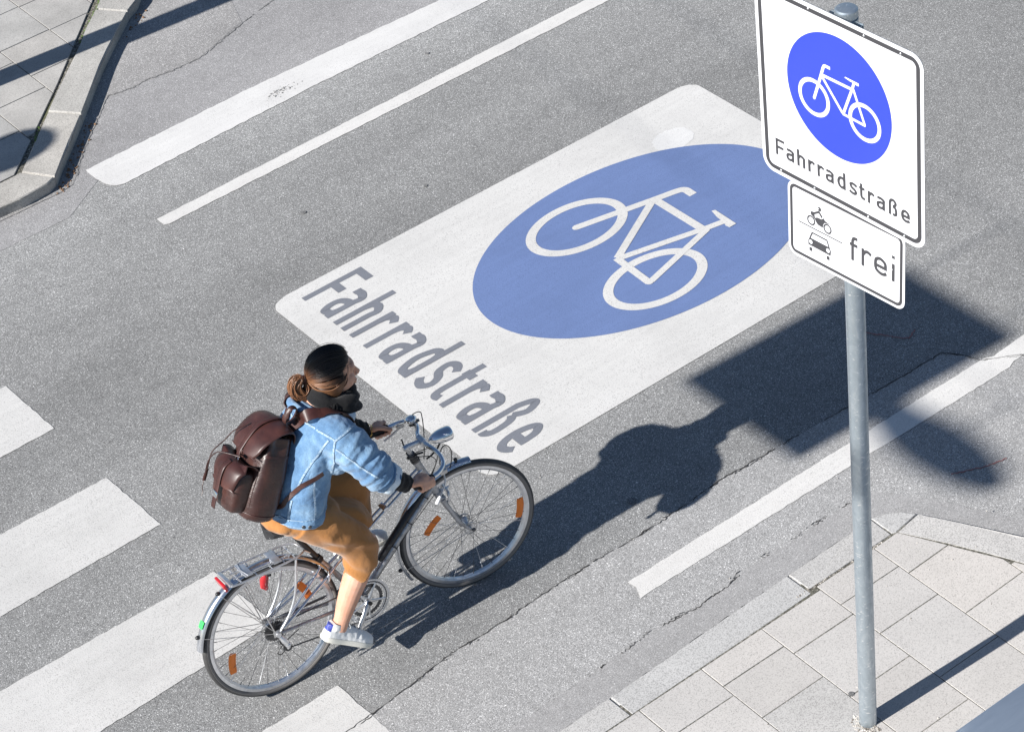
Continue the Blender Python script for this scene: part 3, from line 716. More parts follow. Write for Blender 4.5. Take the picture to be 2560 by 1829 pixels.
mD = frame_at(-3.095449, .01043, 2.465682, -.060086, .025633)
def plate(name, mp, w, h, rad_, t=.003):
    mb = MB(); pr = rrect(-w/2, 0, w/2, h, rad_, 10)
    n = len(pr); vs = [mp(x, y, 0) for x, y in pr]+[mp(x, y, -t) for x, y in pr]
    mb.m('sign_white').add(vs[:], [tuple(range(n))]); mb.m('sign_back').add(vs, [tuple(range(n, 2*n))]+[(i, (i+1) % n, n+(i+1) % n, n+i) for i in range(n)])
    return mb.build(name, None, SG, smooth=False)
def band(mb, mp, x0, y0, x1, y1, r, t, z):
    a = rrect(x0, y0, x1, y1, r, 10); b = rrect(x0+t, y0+t, x1-t, y1-t, max(r-t, .004), 10); n = len(a)
    mb.add([mp(p[0], p[1], z) for p in a]+[mp(p[0], p[1], z) for p in b], [(i, (i+1) % n, n+(i+1) % n, n+i) for i in range(n)])
WU = .8222
pU = plate('sign_panel', mU, WU, WU, .056); pU['label'] = 'large square panel with blue bicycle disc and the word Fahrradstraße'
for f in (0,):
    mb = MB(); band(mb, mU, -WU/2+.0165, .0165, WU/2-.0165, WU-.0165, .042, .0180, .0008); mb.build('border', 'sign_black', pU, smooth=False)
    mb = MB(); area(mb, disc(.0, .4805, .2585, 120), mU, .0008); mb.build('blue_disc', 'sign_blue', pU, smooth=False)
    mb = MB(); symbol(mb, mU, .0012, .0001); mb.build('bicycle_emblem', 'sign_white', pU, smooth=False)
    mb = MB(); word(mb, mU, .0008, .0114, .0001); mb.build('lettering', 'sign_black', pU, smooth=False)
def rivet(mp, x, y, pr, r=.0052):
    mb = MB(); c = mp(x, y, .0012); nrm = (mp(x, y, 1)-mp(x, y, 0))
    q = nrm.to_track_quat('Z', 'Y').to_matrix(); mb.ell(c, (r, r, .0028), q, 12, 6); mb.build('rivet', 'alloy', pr)
for x, y in ((-.1376, .8000), (.1326, .7975), (.3053, .7950), (-.3155, .0235), (-.1405, .0235), (.1326, .0235), (.3105, .0235)): rivet(mU, x, y, pU)
pD = plate('sign_panel', mD, .600, .330, .040); pD['label'] = 'small white plate with motorcycle, car and the word frei'
mb = MB(); band(mb, mD, -.3+.0115, .0115, .3-.0115, .33-.0115, .030, .0132, .0008); mb.build('border', 'sign_black', pD, smooth=False)
mb = MB(); i = 0
for ch, u0, w in (('f', .0230, .0393), ('r', .0828, .050), ('e', .1467, .0645), ('i', .2362, .0137)):
    for st in glyph(ch, w, .1070, .0765, .00685):
        ribbon(mb, [(u0+a, .1100+b) for a, b in st], .0137, mD, .0008+.0001*i); i += 1
mb.build('lettering', 'sign_black', pD, smooth=False)
mb = MB()   # motorcycle with rider
for k, (cx, cy, rr) in enumerate(((-.1776, .1930, .0180), (-.0920, .1912, .0180))): ribbon(mb, disc(cx, cy, rr, 36), .0066, mD, .0008+.0001*k, True)
area(mb, [(-.1807, .2277), (-.1760, .2345), (-.1640, .2364), (-.1600, .2280), (-.1576, .2127), (-.1451, .2195), (-.1235, .2205), (-.1111, .2303), (-.105, .2212), (-.0835, .2174), (-.0820, .2140), (-.0900, .2150), (-.1082, .2106), (-.1150, .2000), (-.1162, .1861), (-.1300, .1870), (-.1424, .1890), (-.1510, .1960), (-.1562, .2054), (-.1680, .2150), (-.1762, .2178)], mD, .0010)
ribbon(mb, [(-.1640, .2300), (-.1360, .2475), (-.1195, .2290)], .0088, mD, .0012)
area(mb, [(-.1461, .2649), (-.1398, .2700), (-.1310, .2700), (-.1254, .2659), (-.1240, .2560), (-.1300, .2535), (-.1385, .2530), (-.1430, .2560), (-.1360, .2590), (-.1350, .2625), (-.1390, .2640)], mD, .0013)
mb.build('motorcycle_emblem', 'sign_black', pD, smooth=False)
mb = MB()   # car, front view
area(mb, [(-.1939, .0787), (-.0771, .0776), (-.0753, .0985), (-.0830, .1125), (-.1870, .1130), (-.1945, .0985)], mD, .0008)
ribbon(mb, [(-.1855, .1110), (-.1725, .1398), (-.0960, .1392), (-.0840, .1110)], .0062, mD, .0010)
for x0 in (-.1887, -.0978): area(mb, [(x0, .0543), (x0+.0150, .0543), (x0+.0150, .0705), (x0, .0705)], mD, .0009)
ribbon(mb, [(-.2547, .1618), (-.0151, .1618)], .0048, mD, .0008)
o = mb.build('car_emblem', 'sign_black', pD, smooth=False)
for cx in (-.1800, -.0895):
    mb = MB(); area(mb, disc(cx, .0962, .0092, 24), mD, .0016); mb.build('headlamp_dot', 'sign_white', pD, smooth=False)
for x, y in ((-.2460, .1618), (.2370, .1590)): rivet(mD, x, y, pD, .0042)
# clamps
def clamp(z, parent, m, dn=.045):
    mb = MB(); n = Vector((cos(-3.095), sin(-3.095), 0)); u = Vector((-n.y, n.x, 0))
    mb.ring((0, 0, z), .0385, [(0, -.016), (.004, -.016), (.004, .016), (0, .016)], 36, Vector((0, 0, 1)), e3=Vector((0, 1, 0)))
    for s in (-1, 1):
        rot = Matrix((u, n, Vector((0, 0, 1)))).transposed()
        for k in (-.005, .005): mb.box(u*s*.058+n*k+Vector((0, 0, z)), (.020, .002, .016), rot, .001)
        mb.tube([u*s*.062-n*.018+Vector((0, 0, z)), u*s*.062+n*.024+Vector((0, 0, z))], .0045, 10)
        mb.tube([u*s*.062+n*.009+Vector((0, 0, z)), u*s*.062+n*.016+Vector((0, 0, z))], .0085, 6)
    mb.box(n*dn+Vector((0, 0, z)), (.05, .004, .014), Matrix((u, n, Vector((0, 0, 1)))).transposed(), .001)
    mb.build('clamp', m, parent)
for z, dn in ((2.51, .048), (2.70, .031), (2.90, .048), (3.565, .048)): clamp(z-ZB*0, SG, 'galv', dn)

# ------------------------------------------------------------------ cabinet at the bottom right corner
mb = MB(); mb.box((.55, -1.35, .50), (1.25, .41, .50), None, .02)
CB = mb.build('utility_cabinet', 'cabinet', None); tag(CB, 'smooth blue-grey metal cabinet top cut by the bottom right corner', 'cabinet')

# ------------------------------------------------------------------ unseen stand-ins added above and beside the frame to cast the soft shadows
Z1 = Vector((0, 0, 1))
OS = empty('shade_caster_board', Matrix.Translation((-6.32, 2.275, 5.0))); tag(OS, 'unseen board added above the road to throw the large soft rectangle of shade', 'shadow caster')  # guessed board, added out of view only to cast the big rectangular shadow
mb = MB(); mb.box((0, 0, .503), (.02, .435, .503), None, .02); mb.build('board', 'black_matt', OS)
mb = MB(); mb.tube([(0, -9, 1.9), (0, 0, 1.45), (0, 9, 1.9)], .004, 6); mb.tube([(0, -.3, 1.0), (0, -.3, 1.466)], .006, 6); mb.tube([(0, .3, 1.0), (0, .3, 1.466)], .006, 6); mb.build('caster_wire', 'steel_dark', OS)
LS = empty('shade_caster_oval', Matrix.Translation((-9.10, 1.60, 7.2))); tag(LS, 'unseen rounded body added above the road to throw the blurred round-ended shade', 'street lamp')  # guessed body on a wire, added to cast the round-ended shadow
mb = MB(); mb.ell((0, -.02, .10), (.14, .42, .098), None, 28, 16); mb.box((0, .34, .11), (.05, .34, .075), None, .02); mb.build('caster_body', 'alloy_dull', LS)
mb = MB(); mb.box((0, -1.15, .52), (.09, .20, .075), None, .02); mb.build('caster_box', 'alloy_dull', LS)  # unseen box added to cast the soft shadow band across the sign pole
mb = MB(); mb.tube([(0, -9, .9), (0, 0, .45), (0, 9, .9)], .004, 6); mb.tube([(0, 0, .2), (0, 0, .455)], .008, 6); mb.build('caster_wire', 'steel_dark', LS)
LP = empty('shade_caster_post', Matrix.Translation((-1.25, 7.66, ZF-.002))); LP.rotation_euler = (rad(2.6), 0, 0); tag(LP, 'unseen post added beyond the left edge to throw the long shadow over the far kerb', 'lamp post')  # guessed post, added out of view and leaned to match its shadow stripe
mb = MB(); mb.tube([(0, 0, -.1), (0, 0, .6), (0, 0, 5.)], [.092, .088, .078], 32); mb.build('pole', 'galv', LP)
mb = MB(); mb.ell((0, 0, 5.1), (.16, .16, .14), None, 20, 12); mb.build('caster_globe', 'sign_white', LP)
TP = empty('shade_caster_globe_post', Matrix.Translation((-4.86, 7.00, ZF-.002))); tag(TP, 'unseen globe on a post added beyond the left edge to shade the far kerb', 'post light')  # guessed globe and post, added out of view to cast the round blot
mb = MB(); mb.tube([(0, 0, -.1), (0, 0, 2.85)], .04, 20); mb.build('pole', 'galv', TP)
mb = MB(); mb.ell((0, 0, 2.95), (.19, .19, .19), None, 20, 12); mb.build('caster_globe', 'sign_white', TP)

# ------------------------------------------------------------------ bicycle
BM = Matrix(((0.9982932, 0.0581637, 0.0052652, -1.760488), (-0.0584015, 0.9942279, 0.0900008, 1.975072), (0, -0.0901547, 0.9959278, 0.006), (0, 0, 0, 1)))
BK = empty('bicycle', BM); tag(BK, 'silver mixte city bicycle with chrome mudguards, rack and orange spoke reflectors, being ridden', 'bicycle')
HT0, HT1 = Vector((.949, 0, .584)), Vector((.868, 0, .835))      # crown, top of head tube
ST = Matrix.Translation(HT0) @ Matrix.Rotation(rad(-7.0), 4, (HT1-HT0).normalized()) @ Matrix.Translation(-HT0)
FH = Vector((1.060, 0, .345)); RHB = Vector((0, 0, .345)); WB = 1.06
def wheel(center, tf, phase, refl, label):
    w = empty('wheel', None, BK); w.matrix_local = tf @ Matrix.Translation(center); w['label'] = label
    mb = MB(); tr = []
    for i in range(18):
        a = 2*pi*i/18; tr.append((.3335+.0165*cos(a)-.0, .0175*sin(a)))
    n = 144; pr = [(r-.33, y) for r, y in tr]
    mb.mats = ['tyre', 'tyre_wall']; mb.cur = 0; k0 = len(mb.f); mb.ring((0, 0, 0), .33, pr, n)
    for q in range(k0, len(mb.f)):
        j = (q-k0) % 18
        if 4 <= j <= 13: mb.mi[q] = 1
    mb.build('tyre', None, w, auto=180)
    mb = MB(); mb.ring((0, 0, 0), .31, [(.010, -.0125), (.010, .0125), (-.004, .0125), (-.014, .006), (-.014, -.006), (-.004, -.0125)], 144); mb.build('rim', 'alloy', w, auto=30)
    mb = MB(); mb.tube([(0, -.052, 0), (0, .052, 0)], .0055, 12)
    mb.tube([(0, -.034, 0), (0, -.030, 0), (0, -.012, 0), (0, .012, 0), (0, .030, 0), (0, .034, 0)], [.022, .021, .012, .012, .021, .022], 24); mb.build('hub', 'alloy', w)
    sp = None; cnt = 36
    for i in range(cnt):
        s = 1 if i % 2 else -1; a = 2*pi*i/cnt+phase; da = rad(62)*(1 if (i//2) % 2 else -1)
        p0 = Vector((cos(a+da)*.020, s*.031, sin(a+da)*.020)); p1 = Vector((cos(a)*.300, s*.002, sin(a)*.300))
        mb = MB(); mb.tube([p0, p0.lerp(p1, .93), p0.lerp(p1, .935), p1], [.0010, .0010, .0019, .0019], 6); mb.build('spoke', 'steel_dark' if i % 3 else 'alloy', w)
    for rx, rz, ang in refl:
        c = Vector((rx, -.004, rz)); t = Vector((cos(rad(ang)), 0, sin(rad(ang)))); u = Vector((-t.z, 0, t.x)); u = u if u.dot(c) > 0 else -u; mb = MB()
        pts = [c+t*q*.054+u*(-.006*q*q) for q in [-1+2*i/8 for i in range(9)]]
        mb.tube(pts, [(.0185, .004) if 0 < i < 8 else (.0155, .003) for i in range(9)], 8, up=u)
        o = mb.build('spoke_reflector', 'orange', w, auto=25)
    return w
def pang(c, p): return atan2(p[2]-c[2], p[0]-c[0])
rw = wheel(RHB, Matrix.Identity(4), .05, ((-.227, -.071, 79), (.197, .112, 110)), 'rear wheel')
fw = wheel(FH, ST, .12, ((.274, -.035, 77), (-.172, .080, 42)), 'front wheel')
def tubeobj(name, paths, m, parent=BK, n=14, tf=None):
    mb = MB()
    for p in paths: mb.tube(p[0], p[1], p[2] if len(p) > 2 else n)
    return mb.build(name, m, parent, tf=tf)
BB = Vector((.462, 0, .262)); STT = Vector((.300, 0, .575))
tubeobj('head_tube', [([HT0+(HT1-HT0)*.03, HT0+(HT1-HT0)*.93], .0185, 20), ([HT0+(HT1-HT0)*-.02, HT0+(HT1-HT0)*.06], .0215, 20), ([HT0+(HT1-HT0)*.90, HT0+(HT1-HT0)*.965], .0215, 20)], 'frame_grey')
DT0 = HT0.lerp(HT1, .22)
tubeobj('down_tube', [([DT0, BB], .0160, 18)], 'frame_grey')
tubeobj('seat_tube', [([BB, STT], .0145, 16), ([BB+Vector((0, -.036, 0)), BB+Vector((0, .036, 0))], .020, 18)], 'frame_grey')
tt = HT0.lerp(HT1, .72)
for s in (-1, 1):
    tubeobj('twin_tube', [([tt+Vector((0, s*.013, 0)), Vector((.375, s*.020, .515)), Vector((.29, s*.030, .470)), Vector((.03, s*.058, .36))], .0072)], 'tube_silver')
    tubeobj('seat_stay', [([STT+Vector((0, s*.012, -.03)), Vector((.26, s*.026, .52)), Vector((.02, s*.058, .365))], .0068)], 'tube_silver')
    tubeobj('chain_stay', [([BB+Vector((0, s*.020, 0)), Vector((.36, s*.030, .275)), Vector((.02, s*.058, .343))], [.0095, .009, .0075])], 'frame_grey')
    mb = MB(); mb.box((0, s*.0575, .350), (.020, .0025, .016), None, .001); mb.build('dropout', 'alloy_dull', BK)
mb = MB(); mb.box((.668, 0, .664), (.013, .026, .009), Matrix.Rotation(rad(-25), 3, 'Y'), .003); mb.build('cable_clip', 'tube_silver', BK)
d_ = (BB-DT0).normalized(); n_ = Vector((-d_.z, 0, d_.x)); n_ = n_ if n_.z > 0 else -n_
mb = MB(); a, b = DT0+d_*.045+n_*.034, DT0+d_*.42+n_*.030
mb.tube([a, a+d_*.012, b-d_*.03, b], [.010, .0185, .0185, .012], 16)
mb.build('frame_pump', 'black', BK)['label'] = 'fat black tube clipped on top of the down tube'
for t in (.06, .20, .33):
    mb = MB(); mb.tube([DT0+d_*t+n_*(.012+.022*cos(a_))+Vector((0, .026*sin(a_), 0)) for a_ in [2*pi*i/16 for i in range(16)]], .0026, 6, closed=True); mb.build('pump_strap', 'black_matt', BK)
tubeobj('shift_cable', [([DT0+Vector((0, -.012, .0))-n_*.03, DT0+d_*.2-n_*.026, BB-n_*.024], .0018, 6)], 'black')
# fork (steered)
fa = (HT1-HT0).normalized()
mb = MB(); mb.box(HT0-fa*.012, (.018, .042, .012), Matrix.Rotation(rad(18), 3, 'Y'), .005)
for s in (-1, 1):
    mb.tube(cr([HT0-fa*.012+Vector((0, s*.036, 0)), HT0-fa*.12+Vector((.002, s*.044, 0)), Vector((1.005, s*.047, .425)), Vector((1.035, s*.049, .375)), Vector((1.060, s*.050, .345))], 6), [.0125-.0055*min(1, i/24*1.05) for i in range(25)], 14)
mb.build('fork', 'frame_grey', BK, tf=ST)
tubeobj('headset', [([HT1-fa*.02, HT1-fa*.008], .0225, 24), ([HT1-fa*.006, HT1+fa*.006], .0205, 24), ([HT1+fa*.006, HT1+fa*.03], .0185, 24)], 'steel_dark')
# mudguards
def fender(name, c, a0, a1, tf, R=.366):
    mb = MB(); prof = [(-.008, -.0235), (.000, -.020), (.006, -.010), (.0075, 0), (.006, .010), (.000, .020), (-.008, .0235), (-.009, .0222), (-.001, .019), (.0045, .0095), (.006, 0), (.0045, -.0095), (-.001, -.019), (-.009, -.0222)]
    mb.ring(c, R, prof, 60, a0=a0, a1=a1); return mb.build(name, 'chrome_worn', BK, tf=tf, auto=60)
M['chrome_worn'] = mat('chrome_worn', (.62, .64, .68), .24, .95)
fr = fender('mudguard', RHB, rad(18), rad(167), None); fr['label'] = 'rear chrome mudguard'
ff = fender('mudguard', FH, rad(79), rad(207), ST); ff['label'] = 'front chrome mudguard'
mb = MB(); mb.ring(RHB, .3765, [(0, -.016), (.0006, -.016), (.0006, .016), (0, .016)], 6, a0=rad(143.5), a1=rad(149)); o = mb.build('tape', 'green', fr)
mb = MB(); q = FH+Vector((cos(rad(80)), 0, sin(rad(80))))*.378; mb.ell(q+Vector((-.062, .0, .012)), (.010, .010, .010), None, 12, 8); mb.build('rubber_button', 'black', ff, tf=ST)
def stay(c, ang, tf, name='mudguard_stay', r=.0019, axle=None):
    d = Vector((cos(ang), 0, sin(ang))); e = c+d*.370
    mb = MB()
    for s in (-1, 1): mb.tube([c+Vector((0, s*.052, 0))+d*.012, c+d*.30+Vector((0, s*.030, 0)), e+Vector((0, s*.020, 0))-d*.006, e], r, 6)
    mb.build(name, 'alloy_dull', BK, tf=tf)
    mb = MB(); mb.ell(e+d*.008, (.012, .010, .010), None, 12, 8); mb.build('stay_button', 'black', BK, tf=tf)
stay(RHB, rad(156), None); stay(RHB, rad(122), None); stay(FH, rad(195), ST)
# rack
mb = MB()
rk = lambda x, y, z=0.: Vector((x, y, .702-(x-.0)*.075+z))
for s in (-1, 1):
    mb.tube(cr([rk(-.150, s*.050), rk(-.135, s*.064), rk(0, s*.066), rk(.16, s*.062), rk(.215, s*.045), Vector((.235, s*.020, .672)), Vector((.262, s*.014, .640))], 6), .0046, 10)
    mb.tube([rk(-.12, s*.022, .004), rk(.17, s*.024, .004)], .0034, 8)
for x in (-.10, -.02, .055, .12, .175): mb.tube([rk(x, -.066, -.003), rk(x, .066, -.003)], .0034, 8)
mb.box(rk(-.150, 0, .004), (.010, .062, .008), Matrix.Rotation(rad(8), 3, 'Y'), .004)
mb.build('rack', 'alloy', BK)
mb = MB()
for x in (-.055, .09): mb.box(rk(x, 0, .012), (.020, .055, .0025), Matrix.Rotation(rad(4), 3, 'Y'), .001)
mb.tube([rk(.10, -.05, .014), rk(-.06, -.052, .017), rk(-.07, 0, .018), rk(-.06, .052, .017), rk(.10, .05, .014)], .0025, 8)
mb.build('rack_spring_clip', 'alloy', BK)
for s in (-1, 1):
    tubeobj('rack_leg', [(cr([rk(.170, s*.066, -.004), Vector((.125, s*.070, .52)), Vector((.07, s*.068, .42)), Vector((.012, s*.064, .358))], 5), .0055, 10)], 'alloy')
    tubeobj('rack_leg', [([rk(-.08, s*.066, -.004), Vector((-.015, s*.066, .372))], .0030, 8)], 'alloy_dull')
mb = MB(); mb.box(rk(-.172, 0, -.012), (.007, .045, .020), Matrix.Rotation(rad(-12), 3, 'Y'), .004); mb.build('rear_reflector', 'red', BK)
mb = MB(); mb.tube([(.075, .095, .56), (.060, .098, .535), (.052, .098, .50), (.060, .096, .478)], [.012, .021, .019, .006], 14, flat=.8); mb.build('tail_lamp', 'red', BK)
mb = MB(); mb.tube([(.085, .070, .565), (.075, .092, .552)], .006, 8); mb.build('tail_lamp_bracket', 'black', BK)
# saddle and post
tubeobj('seat_post', [([STT-Vector((-.02, 0, .04)), Vector((.205, 0, .780))], .0132, 16)], 'black')
tubeobj('seat_collar', [([STT+Vector((.006, 0, -.010)), STT+Vector((-.006, 0, .014))], .0195, 18)], 'black_matt')
mb = MB()
secs = [(.085, .022, .862), (.098, .062, .868), (.128, .080, .868), (.165, .078, .862), (.21, .052, .860), (.27, .028, .862), (.315, .018, .860), (.330, .006, .852)]
rings = []
vs = []; fs = []; n = 16
for x, hw, z in secs:
    for j in range(n):
        a = 2*pi*j/n; vs.append((x, hw*cos(a), z-.012+(.020 if sin(a) > 0 else .040)*sin(a)*(1 if hw > .02 else .6)))
for i in range(len(secs)-1):
    for j in range(n): fs.append((i*n+j, i*n+(j+1) % n, (i+1)*n+(j+1) % n, (i+1)*n+j))
fs += [tuple(range(n)), tuple((len(secs)-1)*n+j for j in range(n))]
mb.add(vs, fs); mb.build('saddle', 'black', BK)
mb = MB()
for s in (-1, 1): mb.tube([(.09, s*.03, .835), (.17, s*.022, .80), (.24, s*.02, .80), (.31, s*.008, .845)], .0035, 8)
mb.tube([(.185, -.035, .79), (.185, .035, .79)], .016, 14); mb.build('saddle_rails', 'alloy', BK)
# stem and handlebar
SC = Vector((.925, 0, .902))
mb = MB(); mb.tube([HT1+fa*.02, HT1+fa*.060, Vector((.838, 0, .905))], [.0112, .0112, .0125], 16); mb.tube([(.830, 0, .905), (.845, 0, .909), SC], [.013, .0125, .0115], 14)
mb.tube([SC-Vector((0, .024, .003)), SC+Vector((0, .024, .003))], .0185, 18); mb.build('stem', 'alloy', BK)
barL = [SC, (.933, .045, .906), (.958, .085, .911), (.967, .125, .912), (.950, .165, .911), (.915, .190, .906), (.870, .204, .900), (.775, .222, .894)]
barR = [SC, (.930, -.045, .896), (.940, -.100, .885), (.936, -.145, .876), (.918, -.185, .868), (.882, -.210, .864), (.840, -.222, .864), (.735, -.240, .872)]
mb = MB(); full = [tuple(p) for p in barR[::-1]]+[tuple(p) for p in barL[1:]]
mb.tube(cr(full, 8), .0112, 16); mb.build('handlebar', 'chrome', BK)
for pth in (barL[-2:], barR[-2:]):
    a, b = Vector(pth[0]), Vector(pth[1]); mb = MB()
    mb.tube([a.lerp(b, .0), a.lerp(b, .06), a.lerp(b, .95), a.lerp(b, 1.03)], [.0150, .0165, .0165, .015], 18); mb.build('grip', 'black_matt', BK)
# bell
mb = MB(); bc = Vector((.953, .128, .940)); mb.ell(bc, (.030, .030, .020), Matrix.Rotation(rad(-12), 3, 'X'), 28, 16); mb.build('bell', 'chrome', BK)
mb = MB(); mb.tube([bc-Vector((0, 0, .01)), bc-Vector((0, 0, .032))], .014, 14); mb.box(bc+Vector((.026, -.008, -.018)), (.012, .006, .006), None, .002); mb.build('bell_base', 'steel_dark', BK)
# brake levers
def lever(pts, cl, tip):
    mb = MB(); mb.tube(cr(pts, 6), [(.0052, .0040) if i < len(pts)*5 else (.0062, .0052) for i in range((len(pts)-1)*6+1)], 10); mb.build('brake_lever', 'alloy' if not tip else 'alloy', BK)
    mb = MB(); mb.box(cl, (.018, .013, .012), None, .004); mb.build('lever_clamp', 'alloy_dull', BK)
    if tip:
        mb = MB(); a, b = Vector(pts[-2]), Vector(pts[-1]); mb.tube([a.lerp(b, -.1), a.lerp(b, .2), b, b+(b-a).normalized()*.006], [.0058, .0078, .0085, .006], 12); mb.build('lever_tip', 'white_plastic', BK)
lever([(.905, -.200, .845), (.893, -.222, .805), (.868, -.235, .780), (.842, -.245, .762), (.818, -.250, .742)], (.903, -.200, .848), True)
lever([(.918, .188, .888), (.905, .195, .868), (.872, .205, .848), (.838, .215, .832)], (.920, .188, .893), False)
# cables
tubeobj('brake_cable', [(cr([(.942, .175, .900), (.972, .135, .955), (.982, .075, .995), (.975, .048, .985), (.960, .030, .92), (.935, .012, .84), (.918, .002, .800)], 8), .0024, 8)], 'black')
tubeobj('brake_cable', [(cr([(.905, -.190, .852), (.935, -.120, .838), (.975, -.075, .862), (1.010, -.060, .862), (1.035, -.050, .820), (1.035, -.040, .76), (1.010, -.025, .680), (.985, -.010, .640)], 8), .0024, 8)], 'black')
tubeobj('shift_cable', [(cr([(.865, -.020, .850), (.925, -.060, .845), (.945, -.060, .80), (.918, -.040, .735), (.895, -.020, .68)], 8), .0022, 8), (cr([(.87, -.01, .865), (.94, -.035, .87), (.965, -.05, .83), (.930, -.045, .75), (.90, -.03, .70)], 8), .0022, 8)], 'black')
mb = MB(); mb.tube([(.858, -.034, .852), (.858, .030, .852)], .0105, 14); mb.tube([(.858, -.032, .852), (.845, -.042, .875), (.818, -.050, .888)], [.006, .006, .008], 10); mb.tube([(.860, .026, .856), (.852, .04, .885), (.850, .045, .925)], [.005, .004, .0035], 8); mb.tube([(.862, -.01, .858), (.905, -.035, .866)], .005, 8)
mb.build('gear_shifter', 'black', BK)
# front lamp
mb = MB(); lc = Vector((1.015, -.005, .880)); prof = [(-.060, .002), (-.052, .012), (-.035, .024), (-.010, .033), (.018, .0365), (.040, .037), (.052, .0365), (.056, .034), (.056, .0)]
ax = Vector((.995, 0, -.10)).normalized(); e3 = Vector((.10, 0, .995)).normalized(); e2 = Vector((0, 1, 0)); vs = []; fs = []; n = 32
for d, r in prof:
    for j in range(n): a = 2*pi*j/n; vs.append(lc+ax*d+e2*cos(a)*r+e3*sin(a)*r*.92)
for i in range(len(prof)-1):
    for j in range(n): fs.append((i*n+j, i*n+(j+1) % n, (i+1)*n+(j+1) % n, (i+1)*n+j))
mb.add(vs, fs); mb.build('headlamp', 'chrome', BK, auto=50)
mb = MB(); mb.tube([lc+Vector((.0, 0, -.030)), (.990, 0, .815), (.955, 0, .80), (.930, 0, .795)], .0045, 8); mb.build('headlamp_bracket', 'black', BK)
# brakes
mb = MB(); bc = HT0+Vector((.022, 0, -.002))
for s in (-1, 1): mb.tube(cr([bc+Vector((.02, 0, .018)), bc+Vector((.016, s*.035, .010)), bc+Vector((.010, s*.040, -.025)), bc+Vector((.0, s*.024, -.042))], 5), .0062, 10)
mb.tube([bc+Vector((-.02, 0, .012)), bc+Vector((.035, 0, .016))], .006, 10); mb.build('front_brake', 'alloy', BK, tf=ST)
mb = MB(); bc = Vector((.330, 0, .480))
for s in (-1, 1): mb.tube(cr([bc+Vector((.0, 0, .02)), bc+Vector((-.012, s*.035, .012)), bc+Vector((-.022, s*.040, -.012)), bc+Vector((-.030, s*.024, -.030))], 5), .006, 10)
mb.build('rear_brake', 'alloy', BK)
mb = MB(); mb.ell((1.068, -.056, .345), (.010, .008, .010), None, 12, 8); mb.tube([(1.055, .05, .350), (1.035, .062, .385), (1.015, .064, .41)], [.006, .004, .005], 8); mb.build('quick_release', 'steel_dark', BK, tf=ST)
mb = MB(); mb.ring(FH+Vector((0, -.0, 0)), .028, [(0, .036), (.006, .036), (.006, .040), (0, .040)], 30); mb.ring(FH, .028, [(0, -.040), (.006, -.040), (.006, -.036), (0, -.036)], 30); mb.build('hub_cleaning_ring', 'alloy_dull', BK, tf=ST)
# drivetrain
cy = -.052
def gear(c, R, r_in, y, t, teeth, mb):
    prof_n = teeth*4; vs = []; fs = []
    for i in range(prof_n):
        a = 2*pi*i/prof_n; rr = R+(.0022 if i % 4 in (1, 2) else -.0022)
        for q, yy in ((rr, y-t/2), (rr, y+t/2), (r_in, y+t/2), (r_in, y-t/2)): vs.append(Vector(c)+Vector((cos(a)*q, yy, sin(a)*q)))
    for i in range(prof_n):
        i2 = (i+1) % prof_n
        for j in range(4): fs.append((i*4+j, i2*4+j, i2*4+(j+1) % 4, i*4+(j+1) % 4))
    mb.add(vs, fs)
cs = empty('crankset', None, BK); cs.matrix_local = Matrix.Translation(BB)
mb = MB(); gear((0, 0, 0), .104, .090, cy, .003, 52, mb); mb.ring((0, 0, 0), .111, [(-.004, cy-.006), (.003, cy-.006), (.003, cy-.003), (-.004, cy-.003)], 72); mb.build('chainring', 'alloy', cs, auto=25); 
mb = MB(); gear((0, 0, 0), .084, .068, cy+.008, .003, 38, mb); mb.build('chainring', 'steel_dark', cs, auto=25)
mb = MB()
CA = atan2(-.132, -.107)
for k in range(5):
    a = CA+rad(36)+2*pi*k/5; d = Vector((cos(a), 0, sin(a))); mb.tube([d*.012+Vector((0, cy-.004, 0)), d*.05+Vector((0, cy-.002, 0)), d*.096+Vector((0, cy-.001, 0))], [(.011, .004), (.006, .003), (.006, .003)], 8, up=(0, 1, 0) if 0 else None)
mb.tube([(0, cy-.010, 0), (0, cy+.006, 0)], .019, 20); mb.build('spider', 'alloy', cs)
for s, sg in ((-1, 1), (1, -1)):
    d = Vector((cos(CA), 0, sin(CA)))*sg; y = s*.068; mb = MB()
    mb.tube([Vector((0, y+.012*-s, 0)), d*.02+Vector((0, y, 0)), d*.15+Vector((0, y+s*.012, 0)), d*.178+Vector((0, y+s*.012, 0))], [(.012, .015), (.008, .0135), (.007, .010), (.006, .009)], 12, up=(0, 1, 0)); mb.build('crank_arm', 'alloy', cs)
    mb = MB(); pc = d*.170+Vector((0, s*.120, 0)); mb.box(pc+Vector((0, 0, 0)), (.040, .038, .009), Matrix.Rotation(rad(30 if s < 0 else 8), 3, 'Y'), .004); mb.tube([d*.170+Vector((0, y, 0)), pc], .006, 10); mb.build('pedal', 'alloy_dull', cs)
    mb = MB(); mb.tube([(0, y-s*-.006, 0), (0, y-s*-.014, 0)], .0095, 16); mb.build('crank_bolt', 'black', cs)
mb = MB()
for k in range(6): gear(RHB, .052-.005*k, .016, -.0265-.004*k, .002, 26-2*k, mb)
mb.build('cassette', 'steel_dark', BK, auto=25)
mb = MB(); mb.ring(RHB, .070, [(-.004, -.022), (.001, -.022), (.001, -.024), (-.004, -.024)], 60); mb.build('spoke_guard', 'alloy_dull', BK)
def chain(path, name='chain'):
    mb = MB(); P = [Vector(p) for p in path]; q = []
    L = 0
    for a, b in zip(P, P[1:]):
        k = max(2, int((b-a).length/.0064))
        for j in range(k): q.append(a.lerp(b, j/k))
    q.append(P[-1]); mb.tube(q, [(.0046, .0036) if i % 2 else (.0030, .0030) for i in range(len(q))], 8, up=(0, 1, 0)); return mb
